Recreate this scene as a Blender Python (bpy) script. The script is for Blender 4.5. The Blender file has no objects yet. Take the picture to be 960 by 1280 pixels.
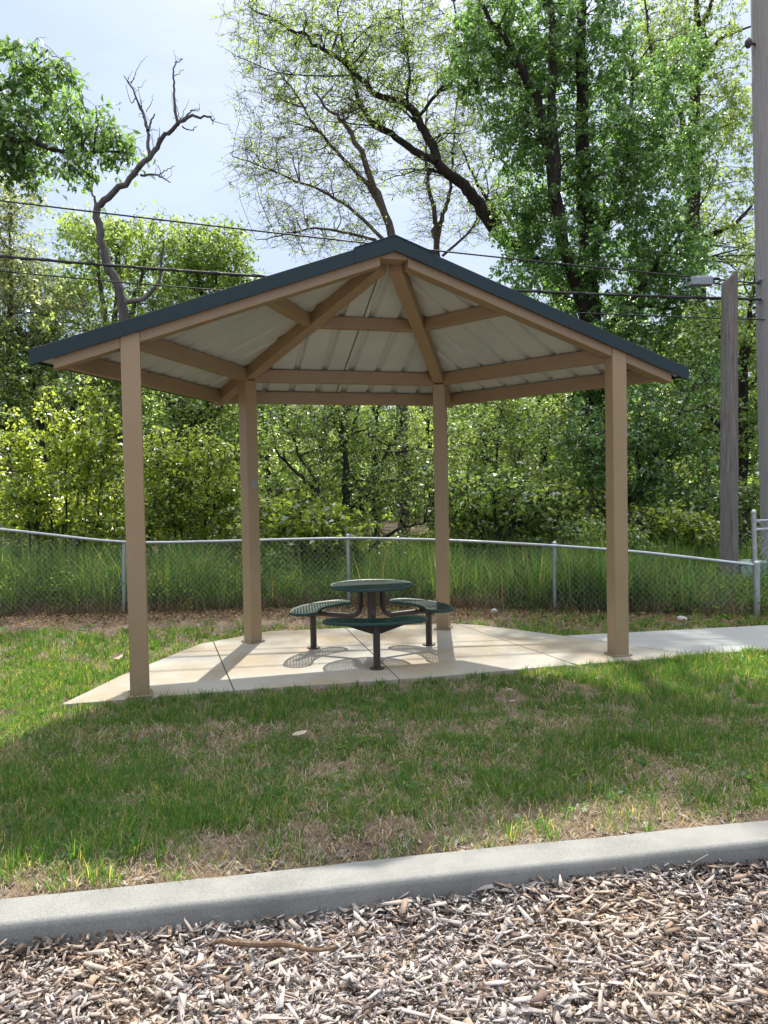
import bpy, bmesh, math, random
import numpy as np
from mathutils import Vector, Matrix

random.seed(11)
rng = np.random.default_rng(11)
S = bpy.context.scene
COL = S.collection
PI = math.pi

# ------------------------------------------------------------------ camera
CZ, PITCH, ROLL, FPX = 1.646, -0.0301, -0.0183, 962.16
FW = np.array([0, math.cos(PITCH), math.sin(PITCH)])
_rt = np.array([1.0, 0, 0]); _up = np.cross(_rt, FW)
RT = math.cos(ROLL) * _rt + math.sin(ROLL) * _up
UP = -math.sin(ROLL) * _rt + math.cos(ROLL) * _up
cam_d = bpy.data.cameras.new('camera')
cam = bpy.data.objects.new('camera', cam_d); COL.objects.link(cam)
cam_d.sensor_fit = 'VERTICAL'; cam_d.sensor_height = 24.0
cam_d.lens = FPX / 1280 * 24.0
cam_d.clip_end = 2000; cam_d.clip_start = 0.05
m = Matrix((RT.tolist(), UP.tolist(), (-FW).tolist())).transposed().to_4x4()
m.translation = (0, 0, CZ)
cam.matrix_world = m
S.camera = cam


def at(px, py, Y):
    """survey helper: the point at distance Y in front of the viewpoint, seen at a photo pixel"""
    d = FW + RT * (px - 480) / FPX + UP * (640 - py) / FPX
    return np.array([0, 0, CZ]) + d * Y / d[1]


# ------------------------------------------------------------------ tags
def tag(o, label=None, cat=None, group=None, kind=None):
    if label: o['label'] = label
    if cat: o['category'] = cat
    if group: o['group'] = group
    if kind: o['kind'] = kind
    return o


def empty(name, loc=(0, 0, 0), rz=0):
    o = bpy.data.objects.new(name, None); COL.objects.link(o)
    o.location = loc; o.rotation_euler = (0, 0, rz); o.empty_display_size = .2
    return o


def link_mesh(name, me, mats, parent=None, smooth=False):
    o = bpy.data.objects.new(name, me); COL.objects.link(o)
    for mt in (mats if isinstance(mats, (list, tuple)) else [mats]):
        me.materials.append(mt)
    if parent: o.parent = parent
    if smooth:
        me.polygons.foreach_set('use_smooth', np.ones(len(me.polygons), dtype=bool))
    return o


def np_mesh(name, V, faces_list, attr=None, uvw=None):
    """faces_list: list of int arrays (n,k)"""
    me = bpy.data.meshes.new(name)
    V = np.asarray(V, dtype=np.float32)
    me.vertices.add(len(V)); me.vertices.foreach_set('co', V.ravel())
    idx = np.concatenate([f.ravel() for f in faces_list]).astype(np.int32)
    tot = np.concatenate([np.full(len(f), f.shape[1]) for f in faces_list]).astype(np.int32)
    st = np.concatenate([[0], np.cumsum(tot)[:-1]]).astype(np.int32)
    me.loops.add(len(idx)); me.loops.foreach_set('vertex_index', idx)
    me.polygons.add(len(tot)); me.polygons.foreach_set('loop_start', st)
    try: me.polygons.foreach_set('loop_total', tot)
    except Exception: pass
    for k, a in (attr or {}).items():
        a = np.asarray(a, dtype=np.float32)
        if a.ndim == 1:
            at_ = me.attributes.new(k, 'FLOAT', 'POINT'); at_.data.foreach_set('value', a)
        else:
            at_ = me.attributes.new(k, 'FLOAT_VECTOR', 'POINT'); at_.data.foreach_set('vector', a.ravel())
    me.update(calc_edges=True)
    me.validate()
    return me


class MB:
    """collects boxes, prisms and tubes for one mesh"""
    def __init__(self): self.v = []; self.f = []; self.mi = []

    def add(self, verts, faces, mi=0):
        b = len(self.v); self.v += [tuple(map(float, p)) for p in verts]
        self.f += [tuple(b + i for i in f) for f in faces]; self.mi += [mi] * len(faces)

    def frame_box(self, c, ax, ay, az, mi=0):
        c = np.asarray(c, float); ax, ay, az = map(lambda a: np.asarray(a, float), (ax, ay, az))
        P = [c + sx * ax + sy * ay + sz * az for sz in (-1, 1) for sy in (-1, 1) for sx in (-1, 1)]
        self.add(P, [(0, 2, 3, 1), (4, 5, 7, 6), (0, 1, 5, 4), (2, 6, 7, 3), (0, 4, 6, 2), (1, 3, 7, 5)], mi)

    def box(self, x0, x1, y0, y1, z0, z1, mi=0):
        self.frame_box(((x0 + x1) / 2, (y0 + y1) / 2, (z0 + z1) / 2), ((x1 - x0) / 2, 0, 0), (0, (y1 - y0) / 2, 0), (0, 0, (z1 - z0) / 2), mi)

    def beam(self, a, b, w, h, up=(0, 0, 1), mi=0, plumb=False):
        """beam with its top centreline from a to b; plumb=True keeps the ends vertical"""
        a = np.asarray(a, float); b = np.asarray(b, float); d = b - a; L = np.linalg.norm(d); d /= L
        s = np.cross(d, up); s /= np.linalg.norm(s)
        n = np.asarray(up, float) if plumb else np.cross(s, d)
        P = []
        for p in (a, b):
            for dz in (0, -h):
                for sx in (-1, 1): P.append(p + s * sx * w / 2 + n * dz)
        self.add(P, [(0, 1, 3, 2), (4, 6, 7, 5), (0, 4, 5, 1), (2, 3, 7, 6), (0, 2, 6, 4), (1, 5, 7, 3)], mi)

    def tube(self, pts, r, n=10, caps=True, mi=0):
        pts = [np.asarray(p, float) for p in pts]; k = len(pts)
        rr = r if isinstance(r, (list, tuple, np.ndarray)) else [r] * k
        b = []; ref = None
        for i in range(k):
            t = pts[min(i + 1, k - 1)] - pts[max(i - 1, 0)]; t /= (np.linalg.norm(t) + 1e-9)
            if ref is None:
                ref = np.array([0, 0, 1.]) if abs(t[2]) < .9 else np.array([1., 0, 0])
            u = np.cross(t, ref); u /= np.linalg.norm(u); w = np.cross(u, t); ref = w
            for j in range(n):
                a = 2 * PI * j / n
                b.append(pts[i] + rr[i] * (math.cos(a) * u + math.sin(a) * w))
        f = []
        for i in range(k - 1):
            for j in range(n):
                f.append((i * n + j, i * n + (j + 1) % n, (i + 1) * n + (j + 1) % n, (i + 1) * n + j))
        if caps:
            f.append(tuple(reversed(range(n)))); f.append(tuple((k - 1) * n + j for j in range(n)))
        self.add(b, f, mi)

    def prism(self, poly, z0, z1, mi=0):
        n = len(poly)
        P = [(x, y, z0) for x, y in poly] + [(x, y, z1) for x, y in poly]
        self.add(P, [tuple(reversed(range(n))), tuple(range(n, 2 * n))] + [(i, (i + 1) % n, n + (i + 1) % n, n + i) for i in range(n)], mi)

    def build(self, name, mats, parent=None, bevel=0, smooth=False, seg=2, angle=35):
        me = bpy.data.meshes.new(name); me.from_pydata(self.v, [], self.f)
        me.polygons.foreach_set('material_index', self.mi)
        bm = bmesh.new(); bm.from_mesh(me); bmesh.ops.recalc_face_normals(bm, faces=bm.faces); bm.to_mesh(me); bm.free()
        me.update()
        o = link_mesh(name, me, mats, parent, smooth or bevel > 0)
        if smooth or bevel > 0:
            try: me.set_sharp_from_angle(angle=math.radians(angle))
            except Exception: pass
        if bevel > 0:
            md = o.modifiers.new('bevel', 'BEVEL'); md.width = bevel; md.segments = seg; md.limit_method = 'ANGLE'
            md.harden_normals = False
        return o


# ------------------------------------------------------------------ value noise (numpy)
_perm = rng.permutation(1024)


def vnoise(p, scale=1.0, seed=0):
    p = np.asarray(p, float) * scale + seed * 17.31
    i = np.floor(p).astype(int); f = p - i; f = f * f * (3 - 2 * f)
    D = p.shape[1]; out = 0
    for c in range(2 ** D):
        h = np.zeros(len(p), int); w = np.ones(len(p))
        for d in range(D):
            o = (c >> d) & 1
            h = _perm[(h + i[:, d] + o) & 1023]; w = w * (f[:, d] if o else 1 - f[:, d])
        out = out + w * (h / 1023.0)
    return out


def fbm(p, scale=1.0, seed=0, oct=3):
    s = 0; a = .5; t = 0
    for k in range(oct):
        s = s + a * vnoise(p, scale * 2 ** k, seed + k * 3); t += a; a *= .5
    return s / t


# ------------------------------------------------------------------ materials
def new_mat(name):
    mt = bpy.data.materials.new(name); mt.use_nodes = True
    nt = mt.node_tree; nt.nodes.clear()
    return mt, nt, nt.nodes.new('ShaderNodeOutputMaterial')


def N(nt, t, **kw):
    n = nt.nodes.new(t)
    for k, v in kw.items():
        if hasattr(n, k): setattr(n, k, v)
    return n


def noise_node(nt, scale, detail=4, rough=.55, coord='Object', stretch=None):
    tc = N(nt, 'ShaderNodeTexCoord'); n = N(nt, 'ShaderNodeTexNoise')
    n.inputs['Scale'].default_value = scale; n.inputs['Detail'].default_value = detail; n.inputs['Roughness'].default_value = rough
    if stretch:
        mp = N(nt, 'ShaderNodeMapping'); mp.inputs['Scale'].default_value = stretch
        nt.links.new(tc.outputs[coord], mp.inputs[0]); nt.links.new(mp.outputs[0], n.inputs['Vector'])
    else:
        nt.links.new(tc.outputs[coord], n.inputs['Vector'])
    return n


def ramp(nt, src, stops):
    r = N(nt, 'ShaderNodeValToRGB'); e = r.color_ramp.elements
    while len(e) < len(stops): e.new(.5)
    for k, (p, c) in enumerate(stops):
        e[k].position = p; e[k].color = (*c, 1) if len(c) == 3 else c
    nt.links.new(src, r.inputs[0]); return r


def mixc(nt, fac, a, b, mode='MIX'):
    mx = N(nt, 'ShaderNodeMix'); mx.data_type = 'RGBA'; mx.blend_type = mode
    for inp, v in ((mx.inputs[0], fac), (mx.inputs[6], a), (mx.inputs[7], b)):
        if hasattr(v, 'links') or hasattr(v, 'is_linked'): nt.links.new(v, inp)
        elif isinstance(v, (int, float)): inp.default_value = v
        else: inp.default_value = (*v, 1)
    return mx.outputs[2]


def bump(nt, h, strength=.3, dist=.01):
    b = N(nt, 'ShaderNodeBump'); b.inputs['Strength'].default_value = strength; b.inputs['Distance'].default_value = dist
    nt.links.new(h, b.inputs['Height']); return b.outputs[0]


def principled(nt, out, col, rough=.6, metal=0, normal=None, spec=.5):
    p = N(nt, 'ShaderNodeBsdfPrincipled')
    if hasattr(col, 'links'): nt.links.new(col, p.inputs['Base Color'])
    else: p.inputs['Base Color'].default_value = (*col, 1)
    if hasattr(rough, 'links'): nt.links.new(rough, p.inputs['Roughness'])
    else: p.inputs['Roughness'].default_value = rough
    p.inputs['Metallic'].default_value = metal
    p.inputs['Specular IOR Level'].default_value = spec
    if normal is not None: nt.links.new(normal, p.inputs['Normal'])
    nt.links.new(p.outputs[0], out.inputs[0]); return p


def simple(name, c, rough=.6, metal=0, var=.12, scale=6, bumps=0, bscale=60, spec=.5, stretch=None):
    mt, nt, out = new_mat(name)
    n = noise_node(nt, scale, 5, .6, stretch=stretch)
    a = tuple(x * (1 - var) for x in c); b = tuple(min(1, x * (1 + var)) for x in c)
    r = ramp(nt, n.outputs[0], [(.3, a), (.7, b)])
    nm = None
    if bumps:
        n2 = noise_node(nt, bscale, 3, .6); nm = bump(nt, n2.outputs[0], bumps, .005)
    principled(nt, out, r.outputs[0], rough, metal, nm, spec); return mt


def leaf_mat(name, dark, light, trans, tw=.5, gloss=.12, rough=.42):
    mt, nt, out = new_mat(name)
    a = N(nt, 'ShaderNodeAttribute'); a.attribute_name = 'tint'
    c = ramp(nt, a.outputs['Fac'], [(0, dark), (1, light)])
    t = mixc(nt, a.outputs['Fac'], tuple(x * .75 for x in trans), tuple(min(1, x * 1.2) for x in trans))
    d = N(nt, 'ShaderNodeBsdfDiffuse'); nt.links.new(c.outputs[0], d.inputs[0])
    tr = N(nt, 'ShaderNodeBsdfTranslucent'); nt.links.new(t, tr.inputs[0])
    m1 = N(nt, 'ShaderNodeMixShader'); m1.inputs[0].default_value = tw
    nt.links.new(d.outputs[0], m1.inputs[1]); nt.links.new(tr.outputs[0], m1.inputs[2])
    g = N(nt, 'ShaderNodeBsdfGlossy'); g.inputs['Roughness'].default_value = rough; g.inputs[0].default_value = (.8, .85, .8, 1)
    fr = N(nt, 'ShaderNodeFresnel'); fr.inputs[0].default_value = 1.4
    ml = N(nt, 'ShaderNodeMath'); ml.operation = 'MULTIPLY'; ml.inputs[1].default_value = gloss * 5; nt.links.new(fr.outputs[0], ml.inputs[0])
    m2 = N(nt, 'ShaderNodeMixShader'); nt.links.new(ml.outputs[0], m2.inputs[0])
    nt.links.new(m1.outputs[0], m2.inputs[1]); nt.links.new(g.outputs[0], m2.inputs[2])
    nt.links.new(m2.outputs[0], out.inputs[0]); return mt


def bark_mat(name, a, b, scale=9):
    mt, nt, out = new_mat(name)
    n = noise_node(nt, scale, 6, .7, stretch=(1, 1, .18)); r = ramp(nt, n.outputs[0], [(.32, a), (.68, b)])
    principled(nt, out, r.outputs[0], .9, 0, bump(nt, n.outputs[0], .8, .03), .2); return mt


M = {}
def post_mat():
    mt, nt, out = new_mat('tan_painted_steel')
    n = noise_node(nt, 3, 5, .6); r = ramp(nt, n.outputs[0], [(.3, (.320, .222, .120)), (.7, (.355, .250, .140))])
    n2 = noise_node(nt, 26, 6, .7, stretch=(1, 1, .25)); f2 = ramp(nt, n2.outputs[0], [(.60, (0, 0, 0)), (.74, (1, 1, 1))])
    ml = N(nt, 'ShaderNodeMath'); ml.operation = 'MULTIPLY'; ml.inputs[1].default_value = .28; nt.links.new(f2.outputs[0], ml.inputs[0])
    c = mixc(nt, ml.outputs[0], r.outputs[0], (.24, .165, .11))            # scuffs
    tc = N(nt, 'ShaderNodeTexCoord'); sz = N(nt, 'ShaderNodeSeparateXYZ'); nt.links.new(tc.outputs['Object'], sz.inputs[0])
    n3 = noise_node(nt, 14, 4, .6); ad = N(nt, 'ShaderNodeMath'); ad.operation = 'MULTIPLY_ADD'; ad.inputs[1].default_value = .22; nt.links.new(n3.outputs[0], ad.inputs[0]); nt.links.new(sz.outputs['Z'], ad.inputs[2])
    mr = N(nt, 'ShaderNodeMapRange'); mr.inputs[1].default_value = .30; mr.inputs[2].default_value = .12; nt.links.new(ad.outputs[0], mr.inputs[0])
    m2 = N(nt, 'ShaderNodeMath'); m2.operation = 'MULTIPLY'; m2.inputs[1].default_value = .5; nt.links.new(mr.outputs[0], m2.inputs[0])
    c = mixc(nt, m2.outputs[0], c, (.21, .165, .115))                       # splashed soil at the foot
    principled(nt, out, c, .42, 0, bump(nt, n2.outputs[0], .05, .004), .5); return mt


M['post'] = post_mat()
M['rafter'] = simple('brown_painted_steel', (.290, .202, .115), .45, 0, .06, 2.5, .05, 150)
M['roof_green'] = simple('dark_green_roof_metal', (.007, .024, .027), .42, 0, .10, 2, 0)
M['table_brown'] = simple('brown_powder_coat', (.045, .028, .024), .35, 0, .1, 8, .1, 200)
M['table_green'] = simple('green_plastic_coating', (.0045, .031, .022), .34, 0, .12, 20, .1, 300)
M['galv'] = simple('galvanised_steel', (.42, .44, .45), .42, .75, .15, 14, .1, 120)
M['wire'] = simple('galvanised_wire', (.50, .52, .53), .5, .2, .15, 20)
M['cable'] = simple('black_cable_sheath', (.015, .016, .02), .55, 0, .1, 4)
M['alu'] = simple('dull_aluminium', (.30, .31, .34), .5, .3, .2, 25, .2, 80)
M['plate'] = simple('weathered_notice', (.32, .33, .33), .6, 0, .15, 60)
M['rock'] = simple('pale_limestone', (.42, .40, .37), .9, 0, .2, 12, .5, 40)
M['rust'] = simple('rusty_brown', (.16, .08, .04), .8, 0, .3, 30)
M['pedestal'] = simple('pale_green_plastic', (.32, .38, .33), .55, 0, .08, 5)


def ceiling_mat():
    mt, nt, out = new_mat('white_roof_underside')
    n = noise_node(nt, 1.3, 5, .65); r = ramp(nt, n.outputs[0], [(.3, (.42, .45, .445)), (.75, (.53, .56, .545))])
    principled(nt, out, r.outputs[0], .32, 0, None, .5); return mt


M['ceiling'] = ceiling_mat()


def concrete_mat(name, base, stain, spk=.15, stain_amt=.75, st_scale=.9, dark=(.14, .12, .095), light=None):
    mt, nt, out = new_mat(name)
    n1 = noise_node(nt, st_scale, 6, .62); f1 = ramp(nt, n1.outputs[0], [(.40, (0, 0, 0)), (.68, (1, 1, 1))])
    mul = N(nt, 'ShaderNodeMath'); mul.operation = 'MULTIPLY'; mul.inputs[1].default_value = stain_amt
    nt.links.new(f1.outputs[0], mul.inputs[0])
    c1 = mixc(nt, mul.outputs[0], base, stain)
    n2 = noise_node(nt, 3.3, 8, .72); f2 = ramp(nt, n2.outputs[0], [(.60, (0, 0, 0)), (.78, (1, 1, 1))])
    mul2 = N(nt, 'ShaderNodeMath'); mul2.operation = 'MULTIPLY'; mul2.inputs[1].default_value = .55
    nt.links.new(f2.outputs[0], mul2.inputs[0])
    c2 = mixc(nt, mul2.outputs[0], c1, dark)
    n3 = noise_node(nt, 170, 2, .6); f3 = ramp(nt, n3.outputs[0], [(.3, (1 - spk * 2,) * 3), (.7, (1 + spk,) * 3)])
    c3 = mixc(nt, 1.0, c2, f3.outputs[0], 'MULTIPLY')
    n4 = noise_node(nt, 90, 4, .6)
    principled(nt, out, c3, .85, 0, bump(nt, n4.outputs[0], .25, .004), .3); return mt


M['concrete'] = concrete_mat('stained_pad_concrete', (.385, .362, .31), (.33, .245, .14), .10, .9, 1.1)
M['walk'] = concrete_mat('grey_walk_concrete', (.345, .345, .335), (.31, .295, .26), .08, .5)
M['kerb'] = concrete_mat('kerb_concrete', (.265, .259, .236), (.185, .183, .165), .13, .9, 3.2, (.13, .125, .11))
M['joint'] = simple('joint_dirt', (.045, .038, .03), .95)


def pole_mat(name, a, b, c):
    mt, nt, out = new_mat(name)
    n = noise_node(nt, 42, 8, .8, stretch=(1, 1, .05)); r = ramp(nt, n.outputs[0], [(.28, a), (.5, b), (.72, c)])
    principled(nt, out, r.outputs[0], .9, 0, bump(nt, n.outputs[0], .9, .02), .2); return mt


M['pole_grey'] = pole_mat('weathered_grey_pole_wood', (.20, .185, .175), (.32, .30, .285), (.40, .375, .35))
M['pole_brown'] = pole_mat('weathered_brown_pole_wood', (.05, .042, .038), (.20, .172, .155), (.33, .295, .27))

M['bark_dark'] = bark_mat('dark_bark', (.018, .015, .013), (.07, .058, .05))
M['bark_grey'] = bark_mat('grey_bark', (.05, .045, .042), (.15, .135, .125))
M['bark_brown'] = bark_mat('brown_twig_bark', (.075, .055, .042), (.17, .135, .11))

LM = {
    'deep': leaf_mat('deep_green_leaf', (.034, .072, .026), (.078, .135, .044), (.30, .50, .11), .58, .05),
    'elm': leaf_mat('elm_green_leaf', (.038, .080, .026), (.078, .145, .044), (.29, .52, .11), .60, .05),
    'mid': leaf_mat('mid_green_leaf', (.058, .110, .028), (.120, .185, .050), (.52, .70, .13), .62, .05),
    'lime': leaf_mat('lime_green_leaf', (.075, .132, .024), (.145, .212, .046), (.70, .82, .11), .63, .05),
    'pale': leaf_mat('pale_green_leaf', (.080, .120, .050), (.150, .190, .085), (.56, .64, .22), .60, .05),
    'yellow': leaf_mat('yellow_green_leaf', (.090, .135, .034), (.140, .190, .058), (.50, .66, .14), .62, .05),
}


def attr_col_mat(name, trans=.45, rough=.6, spec=.3, gain=1.0):
    mt, nt, out = new_mat(name)
    a = N(nt, 'ShaderNodeAttribute'); a.attribute_name = 'hue'
    p = N(nt, 'ShaderNodeBsdfPrincipled'); nt.links.new(a.outputs['Vector'], p.inputs['Base Color'])
    p.inputs['Roughness'].default_value = rough; p.inputs['Specular IOR Level'].default_value = spec
    if trans:
        tr = N(nt, 'ShaderNodeBsdfTranslucent')
        g = mixc(nt, 1.0, a.outputs['Vector'], (3.1, 2.9, 1.0), 'MULTIPLY'); nt.links.new(g, tr.inputs[0])
        mx = N(nt, 'ShaderNodeMixShader'); mx.inputs[0].default_value = trans
        nt.links.new(p.outputs[0], mx.inputs[1]); nt.links.new(tr.outputs[0], mx.inputs[2]); nt.links.new(mx.outputs[0], out.inputs[0])
    else:
        nt.links.new(p.outputs[0], out.inputs[0])
    return mt


M['grass'] = attr_col_mat('grass_blade', .52, .45, .4)
M['straw'] = attr_col_mat('dry_straw', .15, .8, .2)
M['chip'] = attr_col_mat('wood_chip', 0, .9, .15)
_nt = M['chip'].node_tree; _p = [n for n in _nt.nodes if n.type == 'BSDF_PRINCIPLED'][0]; _a = [n for n in _nt.nodes if n.type == 'ATTRIBUTE'][0]
_g = noise_node(_nt, 150, 5, .75); _r = ramp(_nt, _g.outputs[0], [(.30, (.55, .53, .52)), (.62, (1.12, 1.1, 1.08))])
_nt.links.new(mixc(_nt, 1.0, _a.outputs['Vector'], _r.outputs[0], 'MULTIPLY'), _p.inputs['Base Color'])
_nt.links.new(bump(_nt, _g.outputs[0], .5, .004), _p.inputs['Normal'])
M['litter'] = attr_col_mat('dead_leaf', .2, .8, .2)


def ground_mat():
    mt, nt, out = new_mat('soil_and_thatch')
    n1 = noise_node(nt, 1.6, 7, .65); n2 = noise_node(nt, 45, 6, .7)
    a = ramp(nt, n1.outputs[0], [(.35, (.14, .105, .075)), (.65, (.26, .205, .155))])
    b = ramp(nt, n2.outputs[0], [(.3, (.55, .52, .5)), (.7, (1.35, 1.3, 1.25))])
    c = mixc(nt, 1.0, a.outputs[0], b.outputs[0], 'MULTIPLY')
    # forest floor beyond the fence: darker leaf mould
    tc = N(nt, 'ShaderNodeTexCoord'); sx = N(nt, 'ShaderNodeSeparateXYZ'); nt.links.new(tc.outputs['Object'], sx.inputs[0])
    mr = N(nt, 'ShaderNodeMapRange'); mr.inputs[1].default_value = 9.8; mr.inputs[2].default_value = 11.2
    nt.links.new(sx.outputs['Y'], mr.inputs[0])
    c2 = mixc(nt, mr.outputs[0], c, (.055, .042, .026))
    principled(nt, out, c2, .95, 0, bump(nt, n2.outputs[0], .7, .02), .1); return mt


M['ground'] = ground_mat()

# ------------------------------------------------------------------ world, sun
SUN_EL, SUN_AZ = math.radians(48.3), math.radians(3.5)      # ahead of the camera, a touch to the right
w = bpy.data.worlds.new('World'); S.world = w; w.use_nodes = True
nt = w.node_tree; nt.nodes.clear()
wo = N(nt, 'ShaderNodeOutputWorld'); bg = N(nt, 'ShaderNodeBackground'); sky = N(nt, 'ShaderNodeTexSky')
sky.sky_type = 'NISHITA'; sky.sun_disc = False; sky.sun_elevation = SUN_EL; sky.sun_rotation = SUN_AZ
sky.air_density = 1.0; sky.dust_density = 2.2; sky.ozone_density = 1.0
tc = N(nt, 'ShaderNodeTexCoord')
cn = N(nt, 'ShaderNodeTexNoise'); cn.inputs['Scale'].default_value = 2.2; cn.inputs['Detail'].default_value = 6; cn.inputs['Roughness'].default_value = .55
mp = N(nt, 'ShaderNodeMapping'); mp.inputs['Scale'].default_value = (1, 1, 2.6); nt.links.new(tc.outputs['Generated'], mp.inputs[0]); nt.links.new(mp.outputs[0], cn.inputs['Vector'])
cr = ramp(nt, cn.outputs[0], [(.30, (.74,) * 3), (.72, (.93,) * 3)])
# thin high overcast, brightened overhead out of view as added fill light
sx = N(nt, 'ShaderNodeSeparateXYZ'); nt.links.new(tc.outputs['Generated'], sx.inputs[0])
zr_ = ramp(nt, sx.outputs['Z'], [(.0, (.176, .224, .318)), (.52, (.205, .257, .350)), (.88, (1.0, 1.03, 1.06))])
veil_fill = mixc(nt, 1.0, zr_.outputs[0], (11, 11, 11), 'MULTIPLY')
cl = mixc(nt, cr.outputs[0], sky.outputs[0], veil_fill)
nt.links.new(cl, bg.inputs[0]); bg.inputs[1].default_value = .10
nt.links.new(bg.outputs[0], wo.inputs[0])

sl = bpy.data.lights.new('sun', 'SUN'); sl.energy = 3.0; sl.angle = math.radians(.53); sl.color = (1, .95, .86)
so = bpy.data.objects.new('sun', sl); COL.objects.link(so)
sd = Vector((math.sin(SUN_AZ) * math.cos(SUN_EL), math.cos(SUN_AZ) * math.cos(SUN_EL), math.sin(SUN_EL)))
so.rotation_euler = (-sd).to_track_quat('-Z', 'Y').to_euler(); so.location = (2, 30, 40)

vs = S.view_settings; S.display_settings.display_device = 'sRGB'
vs.view_transform = 'Standard'; vs.look = 'None'; vs.gamma = 1; vs.use_curve_mapping = False; vs.exposure = 1.32

# ------------------------------------------------------------------ setting: ground, kerb, pad, walkway
KX = np.array([-9, -4, -1.55, -.8, -.03, .83, 1.75, 4.5, 9]); KY = np.array([1.85, 2.60, 2.985, 3.115, 3.305, 3.42, 3.56, 3.95, 4.55])
_kf = np.polyfit(KX[1:-1], KY[1:-1], 3)


def kerb_y(x):
    x = np.asarray(x, float)
    mid = np.polyval(_kf, np.clip(x, -4, 4.5))
    return mid + np.where(x < -4, (x + 4) * .15, 0) + np.where(x > 4.5, (x - 4.5) * .14, 0)


def lump(x, y):
    p = np.stack([np.ravel(x), np.ravel(y)], 1)
    return ((fbm(p, .7, 5, 3) - .5) * .05).reshape(np.shape(x))


PAD = [(-2.56, 5.98), (-2.41, 6.90), (-2.02, 8.30), (-1.36, 8.98), (-.42, 9.10), (.78, 9.28), (1.13, 9.12), (1.64, 8.66), (1.93, 8.38), (2.92, 7.34), (2.70, 7.22), (1.60, 6.98), (.25, 6.62), (-1.22, 6.33)]
WALK = [(1.945, 8.397), (2.46, 8.48), (4.37, 8.80), (7.5, 9.2), (12, 9.6), (12, 8.2), (7.5, 7.95), (3.75, 7.50), (2.938, 7.357)]


def in_poly(P, poly):
    x, y = P[:, 0], P[:, 1]; r = np.zeros(len(P), bool); n = len(poly)
    for i in range(n):
        x1, y1 = poly[i]; x2, y2 = poly[(i + 1) % n]
        c = ((y1 > y) != (y2 > y)) & (x < (x2 - x1) * (y - y1) / (y2 - y1 + 1e-12) + x1); r ^= c
    return r


def ground_z(x, y):
    x = np.asarray(x, float); y = np.asarray(y, float)
    d = y - kerb_y(x)
    z = np.where(d > 0, -.022 + lump(x, y) * np.clip((d - .1) / .8, 0, 1), -.125)
    P = np.stack([x.ravel(), y.ravel()], 1)
    # ground stays under the pad and the walkway
    near = in_poly(P, [(-2.9, 5.7), (-2.4, 8.6), (-1.5, 9.3), (1.0, 9.5), (2.0, 8.7), (12, 9.9), (12, 7.9), (3.6, 7.2), (.3, 6.3)]).reshape(x.shape)
    z = np.where(near, np.minimum(z, -.03), z)
    return z


gx = np.concatenate([[-900, -300, -120, -60, -30, -16], np.arange(-10, 10.01, .125), [16, 30, 60, 120, 300, 900]])
gyv = np.concatenate([[-900, -300, -100, -40, -15, -6, -2], np.arange(0, 14.01, .0625), [15, 17, 20, 25, 32, 40, 60, 100, 200, 400, 900]])
GX, GY = np.meshgrid(gx, gyv)
GZ = ground_z(GX, GY)
nx, ny = len(gx), len(gyv)
ii = np.arange(nx * ny).reshape(ny, nx)
F = np.stack([ii[:-1, :-1].ravel(), ii[:-1, 1:].ravel(), ii[1:, 1:].ravel(), ii[1:, :-1].ravel()], 1)
g = link_mesh('ground', np_mesh('ground', np.stack([GX.ravel(), GY.ravel(), GZ.ravel()], 1), [F]), M['ground'], smooth=True)
tag(g, 'brown soil and thatch under the lawn, the chips and the wood', 'ground', kind='structure')

# kerb: extruded profile
kx = np.linspace(-8, 8, 161); ky = kerb_y(kx)
T = np.stack([np.gradient(kx), np.gradient(ky)], 1); T /= np.linalg.norm(T, axis=1)[:, None]; NN = np.stack([-T[:, 1], T[:, 0]], 1)
prof = [(.105, -.2), (.105, -.013), (.1045, -.012), (.100, -.003), (.092, 0), (.088, 0), (-.080, 0), (-.084, -.0003), (-.094, -.004), (-.103, -.012), (-.107, -.022), (-.1075, -.027), (-.114, -.2)]
V = []; kn = fbm(np.stack([kx, ky], 1), 1.3, 2, 3) - .5
for i in range(len(kx)):
    for j, (o, z) in enumerate(prof):
        V.append((kx[i] + NN[i, 0] * (o + kn[i] * .012), ky[i] + NN[i, 1] * (o + kn[i] * .012), z + .004 + kn[i] * .010))
npf = len(prof); ii = np.arange(len(kx) * npf).reshape(len(kx), npf)
F = np.stack([ii[:-1, :-1].ravel(), ii[1:, :-1].ravel(), ii[1:, 1:].ravel(), ii[:-1, 1:].ravel()], 1)
k = link_mesh('kerb', np_mesh('kerb', V, [F[:, ::-1]]), M['kerb'], smooth=True)
tag(k, 'grey concrete kerb between the lawn and the wood chips', 'kerb', kind='structure')


def clip(poly, p, n):
    """keep the side of the line through p where dot(q-p,n) >= 0"""
    out = []
    for i in range(len(poly)):
        a = np.array(poly[i]); b = np.array(poly[(i + 1) % len(poly)])
        da = np.dot(a - p, n); db = np.dot(b - p, n)
        if da >= 0: out.append(tuple(a))
        if (da > 0 > db) or (da < 0 < db): out.append(tuple(a + (b - a) * da / (da - db)))
    return out


def slabs(name, poly, cuts, mat, label, cat, top):
    """a concrete sheet cut into panels by tooled joints"""
    parts = [poly]
    for (p, q) in cuts:
        p = np.array(p); q = np.array(q); n = np.array([-(q - p)[1], (q - p)[0]]); n = n / np.linalg.norm(n)
        nxt = []
        for pl in parts:
            for sgn in (1, -1):
                c = clip(pl, p + n * sgn * .005, n * sgn)
                if len(c) > 2: nxt.append(c)
        parts = nxt
    mb = MB()
    for i, pl in enumerate(parts):
        mb.prism(pl, -.10, top)
    o = mb.build(name, mat, None, bevel=.004, seg=2)
    tag(o, label, cat, kind='structure'); return o


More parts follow.
